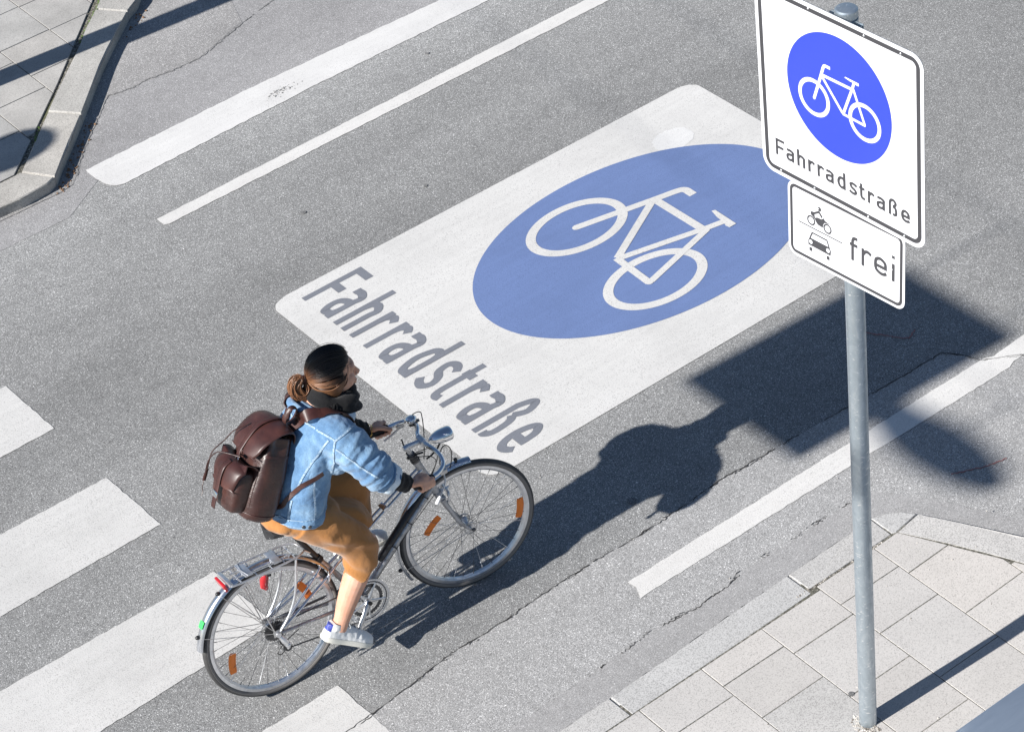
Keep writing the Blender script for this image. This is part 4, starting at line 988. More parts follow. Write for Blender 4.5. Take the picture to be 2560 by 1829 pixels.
cy2 = -.046
top = [(RHB.x+.012, cy2+.006, RHB.z+.036), (BB.x-.03, cy, BB.z+.096)]
arc = [(BB.x+.1*cos(a), cy, BB.z+.1*sin(a)) for a in [rad(105-12*i) for i in range(17)]]
low = [(BB.x-.03, cy, BB.z-.095), (.050, cy2, .232)]
ch = [top[0], top[1]]+arc+low+[(.030, cy2, .222), (.012, cy2, .240), (.018, cy2, .268), (.030, cy2, .290), (.022, cy2, .312)]
chain(ch).build('chain', 'steel_dark', BK)
mb = MB(); mb.ring((.036, cy2, .240), .016, [(-.006, -.003), (.004, -.003), (.004, .003), (-.006, .003)], 22); mb.ring((.020, cy2, .285), .015, [(-.006, -.003), (.004, -.003), (.004, .003), (-.006, .003)], 22); mb.build('jockey_wheel', 'black', BK)
mb = MB(); mb.tube([(.006, -.064, .330), (.016, -.074, .305), (.026, -.072, .285)], [.011, .015, .012], 14); mb.tube([(.020, -.056, .290), (.036, -.054, .238)], [(.010, .003), (.009, .003)], 10, up=(1, 0, 0)); mb.ell((.030, -.074, .275), (.016, .010, .012), None, 14, 8); mb.tube([(.0, -.070, .345), (.0, -.060, .345)], .012, 14); mb.build('derailleur', 'alloy', BK)
tubeobj('shift_cable', [(cr([(.10, -.062, .318), (.02, -.075, .30), (-.030, -.078, .27), (-.015, -.074, .245), (.02, -.070, .262)], 8), .0022, 8)], 'black')
tubeobj('kickstand', [([(.050, .065, .330), (.40, .072, .292)], .0065, 12)], 'steel_dark')

# ------------------------------------------------------------------ rider
PX = BM.copy()
def nz(p, s, seed=0): return noise.noise(Vector(p)*s+Vector((seed*7.3, seed*3.1, seed)))
V = Vector
body = MB()
# torso, hips
body.tube([(.22, 0, .87), (.24, 0, .95), (.29, 0, 1.06), (.36, 0, 1.19), (.425, 0, 1.29), (.46, 0, 1.345)], [(.095, .060), (.105, .070), (.10, .07), (.115, .075), (.12, .07), (.07, .055)], 20, up=(0, 1, 0))
# legs
body.tube(cr([(.215, -.085, .91), (.35, -.10, .77), (.455, -.103, .655), (.500, -.105, .605), (.470, -.108, .545), (.405, -.112, .465), (.340, -.117, .375), (.292, -.121, .300), (.262, -.122, .255)], 4), [lerp(a, b, t/4) for a, b in zip([.055, .058, .054, .056, .058, .0585, .048, .037, .037], [.058, .054, .056, .058, .0585, .048, .037, .037, .038]) for t in range(4)][:32]+[.036], 18)
body.tube(cr([(.215, .085, .91), (.40, .10, .87), (.56, .103, .83), (.625, .105, .80), (.61, .108, .72), (.585, .112, .63), (.555, .118, .54), (.545, .12, .49)], 4), [.055]*4+[.055]*4+[.052]*4+[.052]*4+[.052]*4+[.046]*4+[.034]*4+[.032], 18)
body.ell((.625, .104, .805), (.052, .052, .052)); body.ell((.503, -.104, .607), (.054, .053, .054))
# feet inside the shoes
# arms
armR = [(.46, -.13, 1.305), (.49, -.205, 1.255), (.545, -.262, 1.15), (.578, -.282, 1.085), (.625, -.268, 1.01), (.672, -.256, .945), (.705, -.2515, .908)]
armL = [(.46, .13, 1.32), (.50, .195, 1.275), (.565, .238, 1.175), (.605, .240, 1.115), (.66, .225, 1.04), (.730, .214, .955), (.775, .216, .925)]
ar = [.040, .040, .040, .040, .038, .030, .0245]
for A in (armR, armL): body.tube(cr(A, 4), [lerp(ar[min(i//4, 6)], ar[min(i//4+1, 6)], (i % 4)/4) for i in range(25)], 16)
def hand(wrist, g0, g1, side, thumb_fwd=True):
    """a fist closed round the grip g0 (front) - g1 (back); side -1 right hand, +1 left"""
    g0, g1, wrist = V(g0), V(g1), V(wrist); ax = (g1-g0).normalized(); out = V((0, side, 0)); out = (out-ax*out.dot(ax)).normalized(); up = V((0, 0, 1)); up = (up-ax*up.dot(ax)).normalized()
    P = lambda s, th, r: g0+ax*s+(up*cos(rad(th))+out*sin(rad(th)))*r
    S = [.006, .026, .046, .064]; fr = [.0092, .0094, .009, .0080]; kn = [.0325, .034, .0325, .029]
    for i, s in enumerate(S):
        k = P(s-.003*i, 62, kn[i])
        body.tube(cr([wrist+ax*0+(k-wrist)*.10, wrist.lerp(k, .5)+up*.003, k], 4), [.0165, .0155, .0150, .0145, .0138, .0130, .0122, .0115, .0108], 12)
        body.ell(k, (.0118, .0118, .0118), None, 12, 8)
        q = [P(s, 62, kn[i]), P(s+.001, 98, .0345), P(s+.001, 138, .0315), P(s, 178, .0285), P(s-.001, 215, .0265), P(s-.002, 248, .0255)]
        c = cr(q, 4); body.tube(c, [fr[i]*lerp(1.08, .86, j/(len(c)-1)) for j in range(len(c))], 12); body.ell(c[-1], (fr[i]*.86,)*3, None, 10, 6)
        body.ell(P(s+.001, 108, .0350), (fr[i]*1.08,)*3, None, 10, 6)
    body.ell(P(.042, 20, .030), (.030, .022, .020), None, 16, 10)
    q = [wrist.lerp(P(.060, -10, .030), .55), P(.050, -22, .034), P(.030, -38, .033), P(.010, -62, .029), P(-.006, -88, .0265)]
    c = cr(q, 4); body.tube(c, [lerp(.0155, .0098, j/(len(c)-1)) for j in range(len(c))], 12); body.ell(c[-1], (.0096,)*3, None, 10, 6)
hand((.709, -.2505, .905), (.820, -.2255, .8655), (.735, -.240, .872), -1)
hand((.782, .2165, .9215), (.868, .2045, .9000), (.775, .222, .894), 1)
# head (x forwards to the face, z up)
HC = V((.584, .006, 1.452))
HM = Matrix.Translation(HC) @ Matrix.Rotation(rad(-9), 4, 'Z') @ Matrix.Rotation(rad(5), 4, 'Y') @ Matrix.Rotation(rad(3), 4, 'X')
hd = MB()
hd.ell((-.008, 0, .022), (.092, .073, .093), None, 28, 20)
hd.ell((.028, 0, -.030), (.066, .062, .080), None, 24, 16)
hd.ell((.060, 0, -.092), (.030, .034, .024), None, 16, 12)
hd.ell((.074, 0, .030), (.022, .052, .026), None, 16, 12)
hd.tube([(.085, 0, .022), (.097, 0, -.002), (.112, 0, -.026), (.106, 0, -.034)], [.008, .0095, .0125, .011], 12)
for s in (-1, 1):
    hd.ell((.099, s*.011, -.031), (.009, .008, .007), None, 12, 8); hd.ell((.058, s*.040, -.022), (.028, .022, .026), None, 14, 10)
    hd.tube([(.005, s*.069, -.040), (-.006, s*.075, -.036), (-.016, s*.079, -.010), (-.014, s*.080, .012), (-.002, s*.078, .020), (.008, s*.073, .010), (.004, s*.072, -.012)], [.006, .0065, .006, .006, .0055, .005, .005], 8)
    hd.ell((-.004, s*.073, -.034), (.008, .005, .010), None, 10, 8)
    hd.tube([(.086, s*.018, .018), (.080, s*.036, .020), (.068, s*.050, .014)], [.006, .006, .004], 8)
hd.ell((.093, 0, -.062), (.012, .021, .0065), None, 14, 8); hd.ell((.090, 0, -.073), (.012, .019, .0075), None, 14, 8)
hd.tube([(-.018, 0, -.02), (-.030, 0, -.085), (-.055, 0, -.150)], [.055, .052, .056], 20)
b0 = len(body.v); body.add([HM @ V(v) for v in hd.v], hd.f)
body.tube([(.455, 0, 1.30), (.49, 0, 1.36), (.535, .005, 1.40)], [.07, .056, .053], 20)
vs, ns, fs = remesh(body, .0036, 3)
me = bpy.data.meshes.new('person'); me.from_pydata(vs, [], fs); me.materials.append(M['skin'])
for p in me.polygons: p.use_smooth = True
PR = bpy.data.objects.new('person', me); link(PR); PR.matrix_world = BM
tag(PR, 'woman riding the silver bicycle in a light denim jacket, ochre skirt and white sneakers', 'person')
def child(mb, name, m, parent=PR, auto=180): return mb.build(name, m, parent, auto=auto)
def mesh_child(name, vs, fs, m, parent=PR, mats=None, fmat=None):
    me = bpy.data.meshes.new(name); me.from_pydata([tuple(v) for v in vs], [], fs)
    for mm in (mats or [m]): me.materials.append(M[mm])
    if fmat:
        for p in me.polygons: p.material_index = fmat(p)
    for p in me.polygons: p.use_smooth = True
    o = bpy.data.objects.new(name, me); return link(o, parent)
# eyes
for s in (-1, 1):
    mb = MB(); mb.m('skin'); mb.ell((.0715, s*.030, .004), (.0105, .0105, .0105), None, 14, 10); mb.m('black'); mb.ell((.0795, s*.0305, .003), (.004, .005, .005), None, 10, 8)
    mb.v = [tuple(HM @ V(v)) for v in mb.v]; mb.build('eye', None, PR)

# ---- denim jacket
jk = MB()
sp = [(.247, 0, .870), (.252, 0, .888), (.262, 0, .930), (.285, 0, 1.00), (.318, 0, 1.08), (.368, 0, 1.18), (.412, 0, 1.255), (.447, 0, 1.315), (.470, 0, 1.352)]
rr_ = [(.160, .128), (.170, .136), (.166, .132), (.172, .130), (.180, .128), (.182, .124), (.172, .112), (.138, .092), (.086, .070)]
c = cr(sp, 4); rr2 = [(lerp(rr_[i//4][0], rr_[min(i//4+1, 8)][0], (i % 4)/4), lerp(rr_[i//4][1], rr_[min(i//4+1, 8)][1], (i % 4)/4)) for i in range(len(c))]
jk.tube(c, rr2, 36, up=(0, 1, 0))
slR = [(.43, -.10, 1.285), (.460, -.160, 1.262), (.498, -.218, 1.195), (.536, -.260, 1.125), (.563, -.280, 1.070), (.584, -.277, 1.040), (.603, -.271, 1.016)]
slL = [(.43, .085, 1.280), (.468, .135, 1.262), (.515, .185, 1.220), (.560, .222, 1.172), (.598, .240, 1.122), (.635, .230, 1.070), (.665, .222, 1.028)]
sr = [.088, .094, .090, .084, .077, .069, .061]
for A in (slR, slL): 
    cc = cr(A, 4); k_ = 1 if A is slR else .86; jk.tube(cc, [k_*lerp(sr[i//4], sr[min(i//4+1, 6)], (i % 4)/4) for i in range(len(cc))], 24)
jk.ell((.440, -.145, 1.16), (.075, .062, .09)); jk.ell((.455, .155, 1.14), (.085, .07, .10))
jk.tube(cr([(.375, -.085, 1.372), (.43, -.10, 1.352), (.50, -.075, 1.345), (.53, 0, 1.325)], 4), [.022]*13, 10); jk.tube(cr([(.375, .085, 1.372), (.43, .10, 1.362), (.50, .075, 1.355), (.53, 0, 1.325)], 4), [.022]*13, 10)
jk.tube(cr([(.395, -.085, 1.372), (.372, -.045, 1.388), (.366, 0, 1.392), (.372, .045, 1.388), (.395, .085, 1.372)], 4), [.020]*17, 10)
vs, ns, fs = remesh(jk, .0048, 7)
def seg_info(p, A):
    best = (9, 0, 0)
    for i in range(len(A)-1):
        a, b = V(A[i]), V(A[i+1]); d = b-a; t = max(0, min(1, (p-a).dot(d)/d.dot(d))); r = (p-(a+d*t)).length
        if r < best[0]: best = (r, i+t, 0)
    return best
jv = []
for v, n in zip(vs, ns):
    rR = seg_info(v, slR); rL = seg_info(v, slL); arm = min(rR, rL); d = 0
    inarm = max(0, min(1, (arm[1]-1.0)/1.0)) if arm[0] < .105 else 0
    # folds round the sleeve: ridges across the arm, tight at the elbow
    if inarm:
        s = arm[1]; a_ = V(v)-V((.55, -.25 if v.y < 0 else .22, 1.12)); d += inarm*.0075*noise.noise(V((s*2.6+a_.z*6, a_.y*9, a_.x*5)))*1.7+inarm*.0028*sin(s*11+4*nz(v, 8, 1))
        d += inarm*.0012*nz(v, 34, 3)
    tz = max(0, min(1, (1.30-v.z)/.1))*(1-inarm)
    # long soft drapes down the back and sides, gathers over the hem
    q = V((v.x*5, v.y*13, v.z*4.5)); d += tz*.0085*noise.noise(q+V((3, 1, 7)))*1.6+tz*.0035*noise.noise(V((v.x*22, v.y*9, v.z*26)))
    low = max(0, min(1, (1.08-v.z)/.12)); d += low*.0065*sin(v.y*52+v.x*30+3*nz(v, 6, 4))*(0 if v.z < .905 else 1)*min(1, max(0, (v.z-.905)/.05))
    d += .0022*nz(v, 42, 5)
    band_ = 1 if v.z < .918-(v.x-.25)*.28+.0 else 0
    d += .0035*band_
    jv.append(v+n*d)
JK = mesh_child('denim_jacket', jv, fs, 'denim')
jb = bvhtree.BVHTree.FromPolygons(jv, fs)
def snap(p, off=0., tree=None):
    h = (tree or jb).find_nearest(V(p)); return h[0]+h[1]*off, h[1]
def strap(mb, pts, w, t, off=.003, tree=None, n=7, free=False, nrm=None):
    """flat band lying on the surface"""
    c = cr(pts, n); P = []; Nn = []
    for q in c:
        if free: P.append(q); Nn.append(V(nrm))
        else:
            a, m_ = snap(q, off, tree); P.append(a); Nn.append(m_)
    for _ in range(2): Nn = [(Nn[max(i-1, 0)]+Nn[i]*2+Nn[min(i+1, len(Nn)-1)]).normalized() for i in range(len(Nn))]
    for _ in range(2): P = [P[i] if i in (0, len(P)-1) else (P[i-1]+P[i]*2+P[i+1])/4 for i in range(len(P))]
    vs = []; fs = []; k = len(P)
    for i in range(k):
        T = (P[min(i+1, k-1)]-P[max(i-1, 0)]).normalized(); b = T.cross(Nn[i]).normalized(); nn = b.cross(T)
        ww = w[i*len(w)//k] if isinstance(w, list) else w
        vs += [P[i]+b*ww/2, P[i]+b*ww/2+nn*t, P[i]-b*ww/2+nn*t, P[i]-b*ww/2]
    for i in range(k-1):
        for j in range(4): fs.append((i*4+j, i*4+(j+1) % 4, (i+1)*4+(j+1) % 4, (i+1)*4+j))
    fs += [(0, 1, 2, 3), tuple(range((k-1)*4, k*4))]
    mb.add(vs, fs)
SEAMS = [[(.335, -.03, 1.345), (.365, -.069, 1.344), (.379, -.108, 1.332), (.39, -.18, 1.328), (.417, -.233, 1.301)],
         [(.56, -.17, 1.29), (.537, -.199, 1.304), (.485, -.236, 1.317), (.445, -.240, 1.309), (.416, -.234, 1.298)],
         [(.416, -.234, 1.298), (.396, -.235, 1.238), (.392, -.203, 1.16), (.379, -.186, 1.103)],
         [(.398, -.215, 1.302), (.362, -.17, 1.235), (.31, -.158, 1.186), (.269, -.147, 1.139), (.245, -.137, 1.102), (.215, -.12, 1.05)],
         [(.408, -.245, 1.264), (.434, -.286, 1.225), (.469, -.317, 1.172), (.503, -.335, 1.129), (.526, -.35, 1.101)],
         [(.303, -.173, 1.109), (.29, -.175, 1.059), (.279, -.171, .985), (.262, -.174, .915)],
         [(.202, -.121, 1.033), (.179, -.115, .984), (.164, -.112, .935)],
         [(.36, .06, 1.36), (.34, 0, 1.352), (.335, -.03, 1.345)]]
mb = MB()
for s_ in SEAMS: strap(mb, s_, .0085, .0010, .0024, None, 12)
if SEAMS: mb.build('seam', 'denim_pale', JK)
# hem band stitching and cuffs
mb = MB()
for k, zt in enumerate((.012, .052)):
    pts = []
    for i in range(61):
        a = 2*pi*i/60; x = .253+.136*cos(a); y = .172*sin(a); z = .872+zt-(x-.25)*.28; q, n = snap((x, y, z)); pts.append(q+n*.0006)
    mb.tube(pts[:-1], .0022, 6, closed=True)
mb.build('hem_stitching', 'denim_pale', JK)
for x, y, z in ((.205, -.166, .905), (.232, -.170, .897)):
    q, n = snap((x, y, z)); mb = MB(); mb.ell(q+n*.001, (.0085, .0085, .0035), n.to_track_quat('Z', 'Y').to_matrix(), 16, 8); mb.build('button', 'steel_dark', JK)
def cuff(A, r, seed, ln=.05):
    a, b = V(A[-2]), V(A[-1]); d = (b-a).normalized(); mb = MB(); vs = []; fs = []; n = 40
    e1 = d.cross(V((0, 0, 1))).normalized(); e2 = d.cross(e1)
    prof = [(-ln*.55, r*1.06), (-ln*.2, r*1.13), (ln*.15, r*1.12), (ln*.28, r*1.05), (ln*.20, r*.93), (-ln*.1, r*.88), (-ln*.5, r*.9)]
    for o_, q in prof:
        for j in range(n):
            t = 2*pi*j/n; k = 1+.10*noise.noise(V((cos(t)*1.6, sin(t)*1.6, o_*20+seed)))+.03*sin(7*t+seed)
            vs.append(b+d*(o_+.012*noise.noise(V((cos(t)*1.3, sin(t)*1.3, seed))))+(e1*cos(t)+e2*sin(t))*q*k)
    for i in range(len(prof)-1):
        for j in range(n): fs.append((i*n+j, i*n+(j+1) % n, (i+1)*n+(j+1) % n, (i+1)*n+j))
    mb.add(vs, fs); return mb.build('rolled_cuff', 'denim_inside', JK, auto=180)
cuff(slR, .064, 1); cuff(slL, .064, 5)
# black jumper sleeves, scarf
for A, k in ((armR, 1), (armL, 2)):
    P0 = V((slR if k == 1 else slL)[-1]); P2 = V(A[-1]); P1 = V(A[-2])
    c = cr([P0-(V(A[-2])-P0)*.3, P0, P0.lerp(P1, .6), P1.lerp(P2, .45), P1.lerp(P2, .72)], 6); n = len(c)
    mb = MB(); mb.tube(c, [lerp(.052, .0355, i/(n-1))*(1+.06*sin(i*1.7+k)) for i in range(n)], 24)
    mb.v = [tuple(V(v)+V((nz(v, 45, k), nz(v, 45, k+3), nz(v, 45, k+6)))*.004) for v in mb.v]; mb.build('jumper_sleeve', 'knit', PR, auto=180)
sc_ = MB()
loop = cr([(.470, 0, 1.392), (.485, -.058, 1.380), (.545, -.078, 1.345), (.605, -.066, 1.330), (.636, 0, 1.318), (.605, .070, 1.335), (.540, .080, 1.358), (.485, .058, 1.384)], 6, True)
sc_.tube(loop, [.033+.004*sin(i*.5) for i in range(len(loop))], 16, closed=True)
loop = cr([(.485, 0, 1.372), (.500, -.058, 1.358), (.552, -.082, 1.330), (.622, -.060, 1.285), (.640, 0, 1.270), (.620, .060, 1.290), (.550, .095, 1.325), (.500, .08, 1.345)], 6, True)
sc_.tube(loop, [.028+.003*sin(i*.6) for i in range(len(loop))], 14, closed=True)
sc_.ell((.615, -.005, 1.330), (.055, .075, .062)); sc_.ell((.53, 0, 1.36), (.07, .07, .04))
vs, ns, fs = remesh(sc_, .0045, 5)
vs = [v+n*(.0045*sin((v.x*.9+v.z*1.6)*75+3*nz(v, 7, 8))+.005*nz(v, 14, 9)+.0015*nz(v, 60, 2)) for v, n in zip(vs, ns)]
SCF = mesh_child('scarf', vs, fs, 'knit')
mb = MB(); rnd = random.Random(4)
for i in range(26):
    p = V((.492+rnd.uniform(-.02, .03), -.085+rnd.uniform(-.02, .015), 1.375)); c = [p]
    for k in range(4): p = p+V((rnd.uniform(-.012, .008), rnd.uniform(-.014, .006), -.012-rnd.random()*.01)); c.append(snap(p, .007)[0] if k > 0 else p)
    mb.tube(cr(c, 4), .0018, 5)
mb.build('scarf_fringe', 'knit', SCF)
# bracelets
for k, (wp, dr) in enumerate(((V(armL[-1]), V(armL[-1])-V(armL[-2])), (V(armL[-1])+V((-.012, 0, .012)), V(armL[-1])-V(armL[-2])))):
    d = dr.normalized(); e1 = d.cross(V((0, 0, 1))).normalized(); e2 = d.cross(e1); mb = MB()
    mb.tube([wp+d*.004*sin(3*t)+(e1*cos(t)+e2*sin(t))*(.0285+.001*sin(9*t)) for t in [2*pi*i/48 for i in range(48)]], .0016, 6, closed=True); mb.build('bracelet', 'gold', PR)

# ---- skirt
sk = MB()
sk.ell((.240, 0, .870), (.128, .150, .075)); sk.ell((.30, -.01, .84), (.14, .150, .075)); sk.ell((.16, 0, .885), (.07, .12, .05))
cR = cr([(.235, -.070, .875), (.335, -.100, .790), (.410, -.105, .705), (.452, -.106, .630), (.460, -.106, .560), (.445, -.106, .440)], 4)
sk.tube(cR, [(lerp(.090, .074, i/20), lerp(.090, .088, i/20)) for i in range(21)], 26, up=(0, 1, 0))
cL = cr([(.235, .075, .880), (.38, .095, .850), (.50, .100, .820), (.570, .100, .780), (.572, .100, .690), (.540, .098, .560)], 4)
sk.ell((.602, .103, .795), (.070, .068, .068))
sk.tube(cL, [(lerp(.090, .072, i/20), lerp(.090, .085, i/20)) for i in range(21)], 26, up=(0, 1, 0))
sk.tube(cr([(.30, 0, .83), (.42, -.005, .775), (.50, -.002, .72), (.52, 0, .67)], 4), [(lerp(.12, .095, i/12), lerp(.07, .075, i/12)) for i in range(13)], 20, up=(0, 1, 0))
vs, ns, fs = remesh(sk, .005, 9)
sv = []
for v, n in zip(vs, ns):
    q = V((v.x*3.5+v.z*3.5, v.y*15, (v.z-v.x)*9)); d = .005*noise.noise(q+V((1, 5, 2)))*1.3
    w_ = max(0, min(1, (.40-abs(v.x-.42))/.3)); d += .0045*w_*sin((v.z+v.x*.8)*62+5*nz(v, 7, 12))*max(0, min(1, (.86-v.z)/.1))
    sv.append(v+n*d)
# open the hem: drop the end caps
cz = lambda p: (p-V((.478, -.107, .540))).dot(V((-.25, 0, -.97)))
keep = []
for f in fs:
    c = sum((sv[i] for i in f), V())/len(f)
    if c.y < 0.0 and c.z < .64 and c.x > .30 and (c-V((.470, -.107, .520))).dot(V((.566, 0, -.824)))+.010*sin(c.y*40)+.5*max(0, .40-c.x)*-1 > 0: continue
    if c.y >= 0.0 and c.z < .575: continue
    keep.append(f)
SK = mesh_child('skirt', sv, keep, 'skirt')
SKm = SK.modifiers.new('thick', 'SOLIDIFY'); SKm.thickness = .0022; SKm.offset = -1

# ---- sneakers
def shoe(heel, pitch, y, yaw=0.):
    L = .272; st = [(0.0, .020, .050, 0), (.010, .028, .060, 0), (.035, .034, .070, 0), (.070, .0355, .074, 0), (.100, .037, .070, 0), (.130, .040, .060, -.001), (.165, .0445, .052, -.002), (.200, .047, .045, -.004), (.230, .044, .038, -.006), (.252, .034, .030, -.008), (.266, .018, .020, -.008)]
    T = Matrix.Translation((heel[0], y, heel[1])) @ Matrix.Rotation(rad(yaw), 4, 'Z') @ Matrix.Rotation(rad(pitch), 4, 'Y')
    root = empty('sneaker', None, PR); root.matrix_local = T
    mb = MB(); n = 24; vs = []; fs = []; c_st = []
    for x, w, h, yo in st:
        for j in range(n):
            a = 2*pi*j/n; yy = w*cos(a)*(1-.16*max(0, sin(a))); zz = .022+(h if sin(a) > 0 else .004)*sin(a)
            vs.append((x, yy+yo, zz))
    for i in range(len(st)-1):
        for j in range(n): fs.append((i*n+j, i*n+(j+1) % n, (i+1)*n+(j+1) % n, (i+1)*n+j))
    fs += [tuple(range(n)), tuple((len(st)-1)*n+j for j in range(n))]
    mb.add(vs, fs)
    mb.tube([(.048, 0, .060), (.046, 0, .078), (.040, 0, .094)], [(.038, .034), (.043, .031), (.045, .030)], 20, up=(1, 0, 0))
    v2, n2, f2 = remesh(mb, .0035, 4)
    v2 = [v+n_*(.0012*nz(v, 60, 3)+.0016*sin(v.x*180)*(1 if .15 < v.x < .2 and v.z > .04 else 0)) for v, n_ in zip(v2, n2)]
    f2 = [f for f in f2 if not (sum((v2[i].z for i in f))/len(f) > .0905)]
    o = mesh_child('upper', v2, f2, None, root, ['shoe', 'shoe_blue'], lambda p: 1 if (p.center.x < .016 and p.center.z > .052) else 0)
    o.modifiers.new('t', 'SOLIDIFY').thickness = .003
    tree = bvhtree.BVHTree.FromPolygons(v2, f2)
    mb = MB(); out = [(x, w+.003, yo) for x, w, h, yo in st]; out[0] = (-.003, .022, 0); out[-1] = (.270, .017, -.008); vs = []; ring_ = [(x, w+yo) for x, w, yo in out]+[(x, -w+yo) for x, w, yo in out[::-1]]
    ring_ = [tuple(q) for q in cr([(a, b) for a, b in ring_], 3, True)] if 0 else ring_
    c2 = [V((a, b)) for a, b in ring_]; sm = []
    for i in range(len(c2)):
        a, b = c2[i], c2[(i+1) % len(c2)]; sm += [a*.75+b*.25, a*.25+b*.75]
    k = len(sm)
    for z, sc__ in ((-.001, .95), (.003, .995), (.020, 1.0), (.024, .97)):
        for p in sm: vs.append((.133+(p.x-.133)*sc__, p.y*sc__, z))
    fs = [tuple(range(k)), tuple(3*k+j for j in range(k))]
    for i in range(3):
        for j in range(k): fs.append((i*k+j, i*k+(j+1) % k, (i+1)*k+(j+1) % k, (i+1)*k+j))
    mb.add(vs, fs); mb.build('sole', 'shoe_sole', root, auto=50)
    mb = MB()
    for i in range(6):
        x = .095+.017*i; hw = .016
        q = [snap((x-.004, -hw, .11), .001, tree)[0], snap((x, 0, .12), .0035, tree)[0], snap((x+.004, hw, .11), .001, tree)[0]]
        mb.tube(cr(q, 4), .0030, 6)
    for s in (-1, 1): mb.tube(cr([(.095, s*.004, .103), (.088, s*.022, .108), (.098, s*.040, .092), (.102, s*.030, .084), (.096, 0, .100)], 5), .0022, 6)
    mb.build('laces', 'lace', root); return root
shoe((.172, .252), 36, -.124); shoe((.432, .437), 8, .122)

# ---- hair
rnd = random.Random(12)
hr = MB(); tones = []
def hshell(d):
    # d unit direction in head space -> radius factor; pull inside over the face
    face = max(0, min(1, (d.x-.30)/.25))*max(0, min(1, (.48-d.z)/.25))
    return 1-.22*face
hr.ell((-.012, 0, .022), (.100, .0825, .103), None, 48, 36, hshell)
hr.ell((-.050, 0, -.052), (.068, .078, .050), None, 28, 18); hr.ell((-.164, .008, -.032), (.018, .022, .030), None, 16, 12)
def htone(p):
    t = .76+(-p.z*9.)+(-p.x-.03)*2.6; return max(0, min(1, t))
TIE = V((-.130, .010, .006)); Cc = V((-.012, 0, .022))
def scalp(d, off):
    return Cc+V((d.x*(.100+off), d.y*(.0825+off), d.z*(.103+off)))
td = (TIE-Cc); td = V((td.x/.1, td.y/.0825, td.z/.103)).normalized()
strands = []
for i in range(620):
    # start along the hairline / crown
    a = rnd.uniform(0, 2*pi)
    if rnd.random() < .72:
        th = rnd.uniform(-1.9, 1.9)    # around the hairline, from ear to ear over the forehead
        d0 = V((cos(th)*.62, sin(th)*.92, .62-.55*abs(th)/1.9+rnd.uniform(-.06, .12))).normalized()
        if abs(th) > 1.25: d0 = V((cos(th)*.6+.22, sin(th)*.9, .10-.2*rnd.random())).normalized()
    else:
        d0 = V((rnd.uniform(-.8, .5), rnd.uniform(-.9, .9), rnd.uniform(.1, 1))).normalized()
    off = rnd.uniform(.0005, .0075)+(rnd.random() < .06)*.006; pts = []; k = 14
    wob = rnd.uniform(-.05, .05); ang = d0.angle(td)
    if ang < .15: continue
    for j in range(k+1):
        t = j/k; d = (d0*sin((1-t)*ang)+td*sin(t*ang))/sin(ang)
        sag = V((0, 0, -.12*sin(pi*t)*(abs(d0.y))))
        d = (d+V((0, wob*sin(pi*t), wob*.5*sin(pi*t)))+sag*.6).normalized()
        p = scalp(d, off+.004*sin(pi*t)+.007*max(0, d.z)*max(0, min(1, d.x+.5)))
        p = p.lerp(TIE+V((rnd.uniform(-.006, .006), rnd.uniform(-.008, .008), rnd.uniform(-.008, .008))), max(0, (t-.86)/.14)**1.2)
        pts.append(p)
    strands.append((pts, rnd.uniform(.0009, .0024), rnd.uniform(-.10, .16)))
for i in range(46):
    th = rnd.uniform(-1.5, 1.5); d0 = V((cos(th)*.75, sin(th)*.9, .45+rnd.uniform(-.3, .25))).normalized(); d1 = (d0+V((-.9, rnd.uniform(-.3, .3), rnd.uniform(-.4, .3)))).normalized(); d2 = (d1+V((-.7, rnd.uniform(-.2, .2), -.5))).normalized()
    o_ = rnd.uniform(.006, .014); strands.append((cr([scalp(d0, .001), scalp((d0+d1).normalized(), o_), scalp(d1, o_*1.1), scalp(d2, .004)], 5), rnd.uniform(.0004, .0008), rnd.uniform(-.05, .1)))
for i in range(24):
    s = -1 if i % 3 else 1; q = [scalp(V((.62, s*.70, .28+.1*rnd.random())).normalized(), .002), scalp(V((.50, s*.90, -.05)).normalized(), .006), scalp(V((.34+.12*rnd.random(), s*.95, -.40)).normalized(), .006+.004*rnd.random()), scalp(V((.22+.2*rnd.random(), s*.9, -.75)).normalized(), .004)]
    strands.append((cr(q, 5), rnd.uniform(.0005, .0011), rnd.uniform(-.12, .1)))
# loose ponytail: a looped, untidy knot with ends hanging down
for i in range(300):
    o1 = V((rnd.uniform(-1, 1)*.015, rnd.uniform(-1, 1)*.020, rnd.uniform(-1, 1)*.015)); big = rnd.random()
    if big < .55:
        q = [TIE+o1*.3, TIE+V((-.030, .004, .004))+o1*1.3, TIE+V((-.050, .004, -.030))+o1*1.5, TIE+V((-.040, .002, -.070))+o1*1.7, TIE+V((-.010, -.002, -.085))+o1*1.6, TIE+V((.012, -.006, -.055))+o1*1.2, TIE+V((.004, -.002, -.015))+o1*.6]
    else:
        q = [TIE+o1*.3, TIE+V((-.026, .006, .002))+o1*1.2, TIE+V((-.044, .008, -.040))+o1*1.4, TIE+V((-.034, .010, -.090))+o1*1.6, TIE+V((-.022, .012, -.125-.03*rnd.random()))+o1*1.9]
    strands.append((cr(q, 4), rnd.uniform(.0016, .0034), rnd.uniform(-.10, .22)))
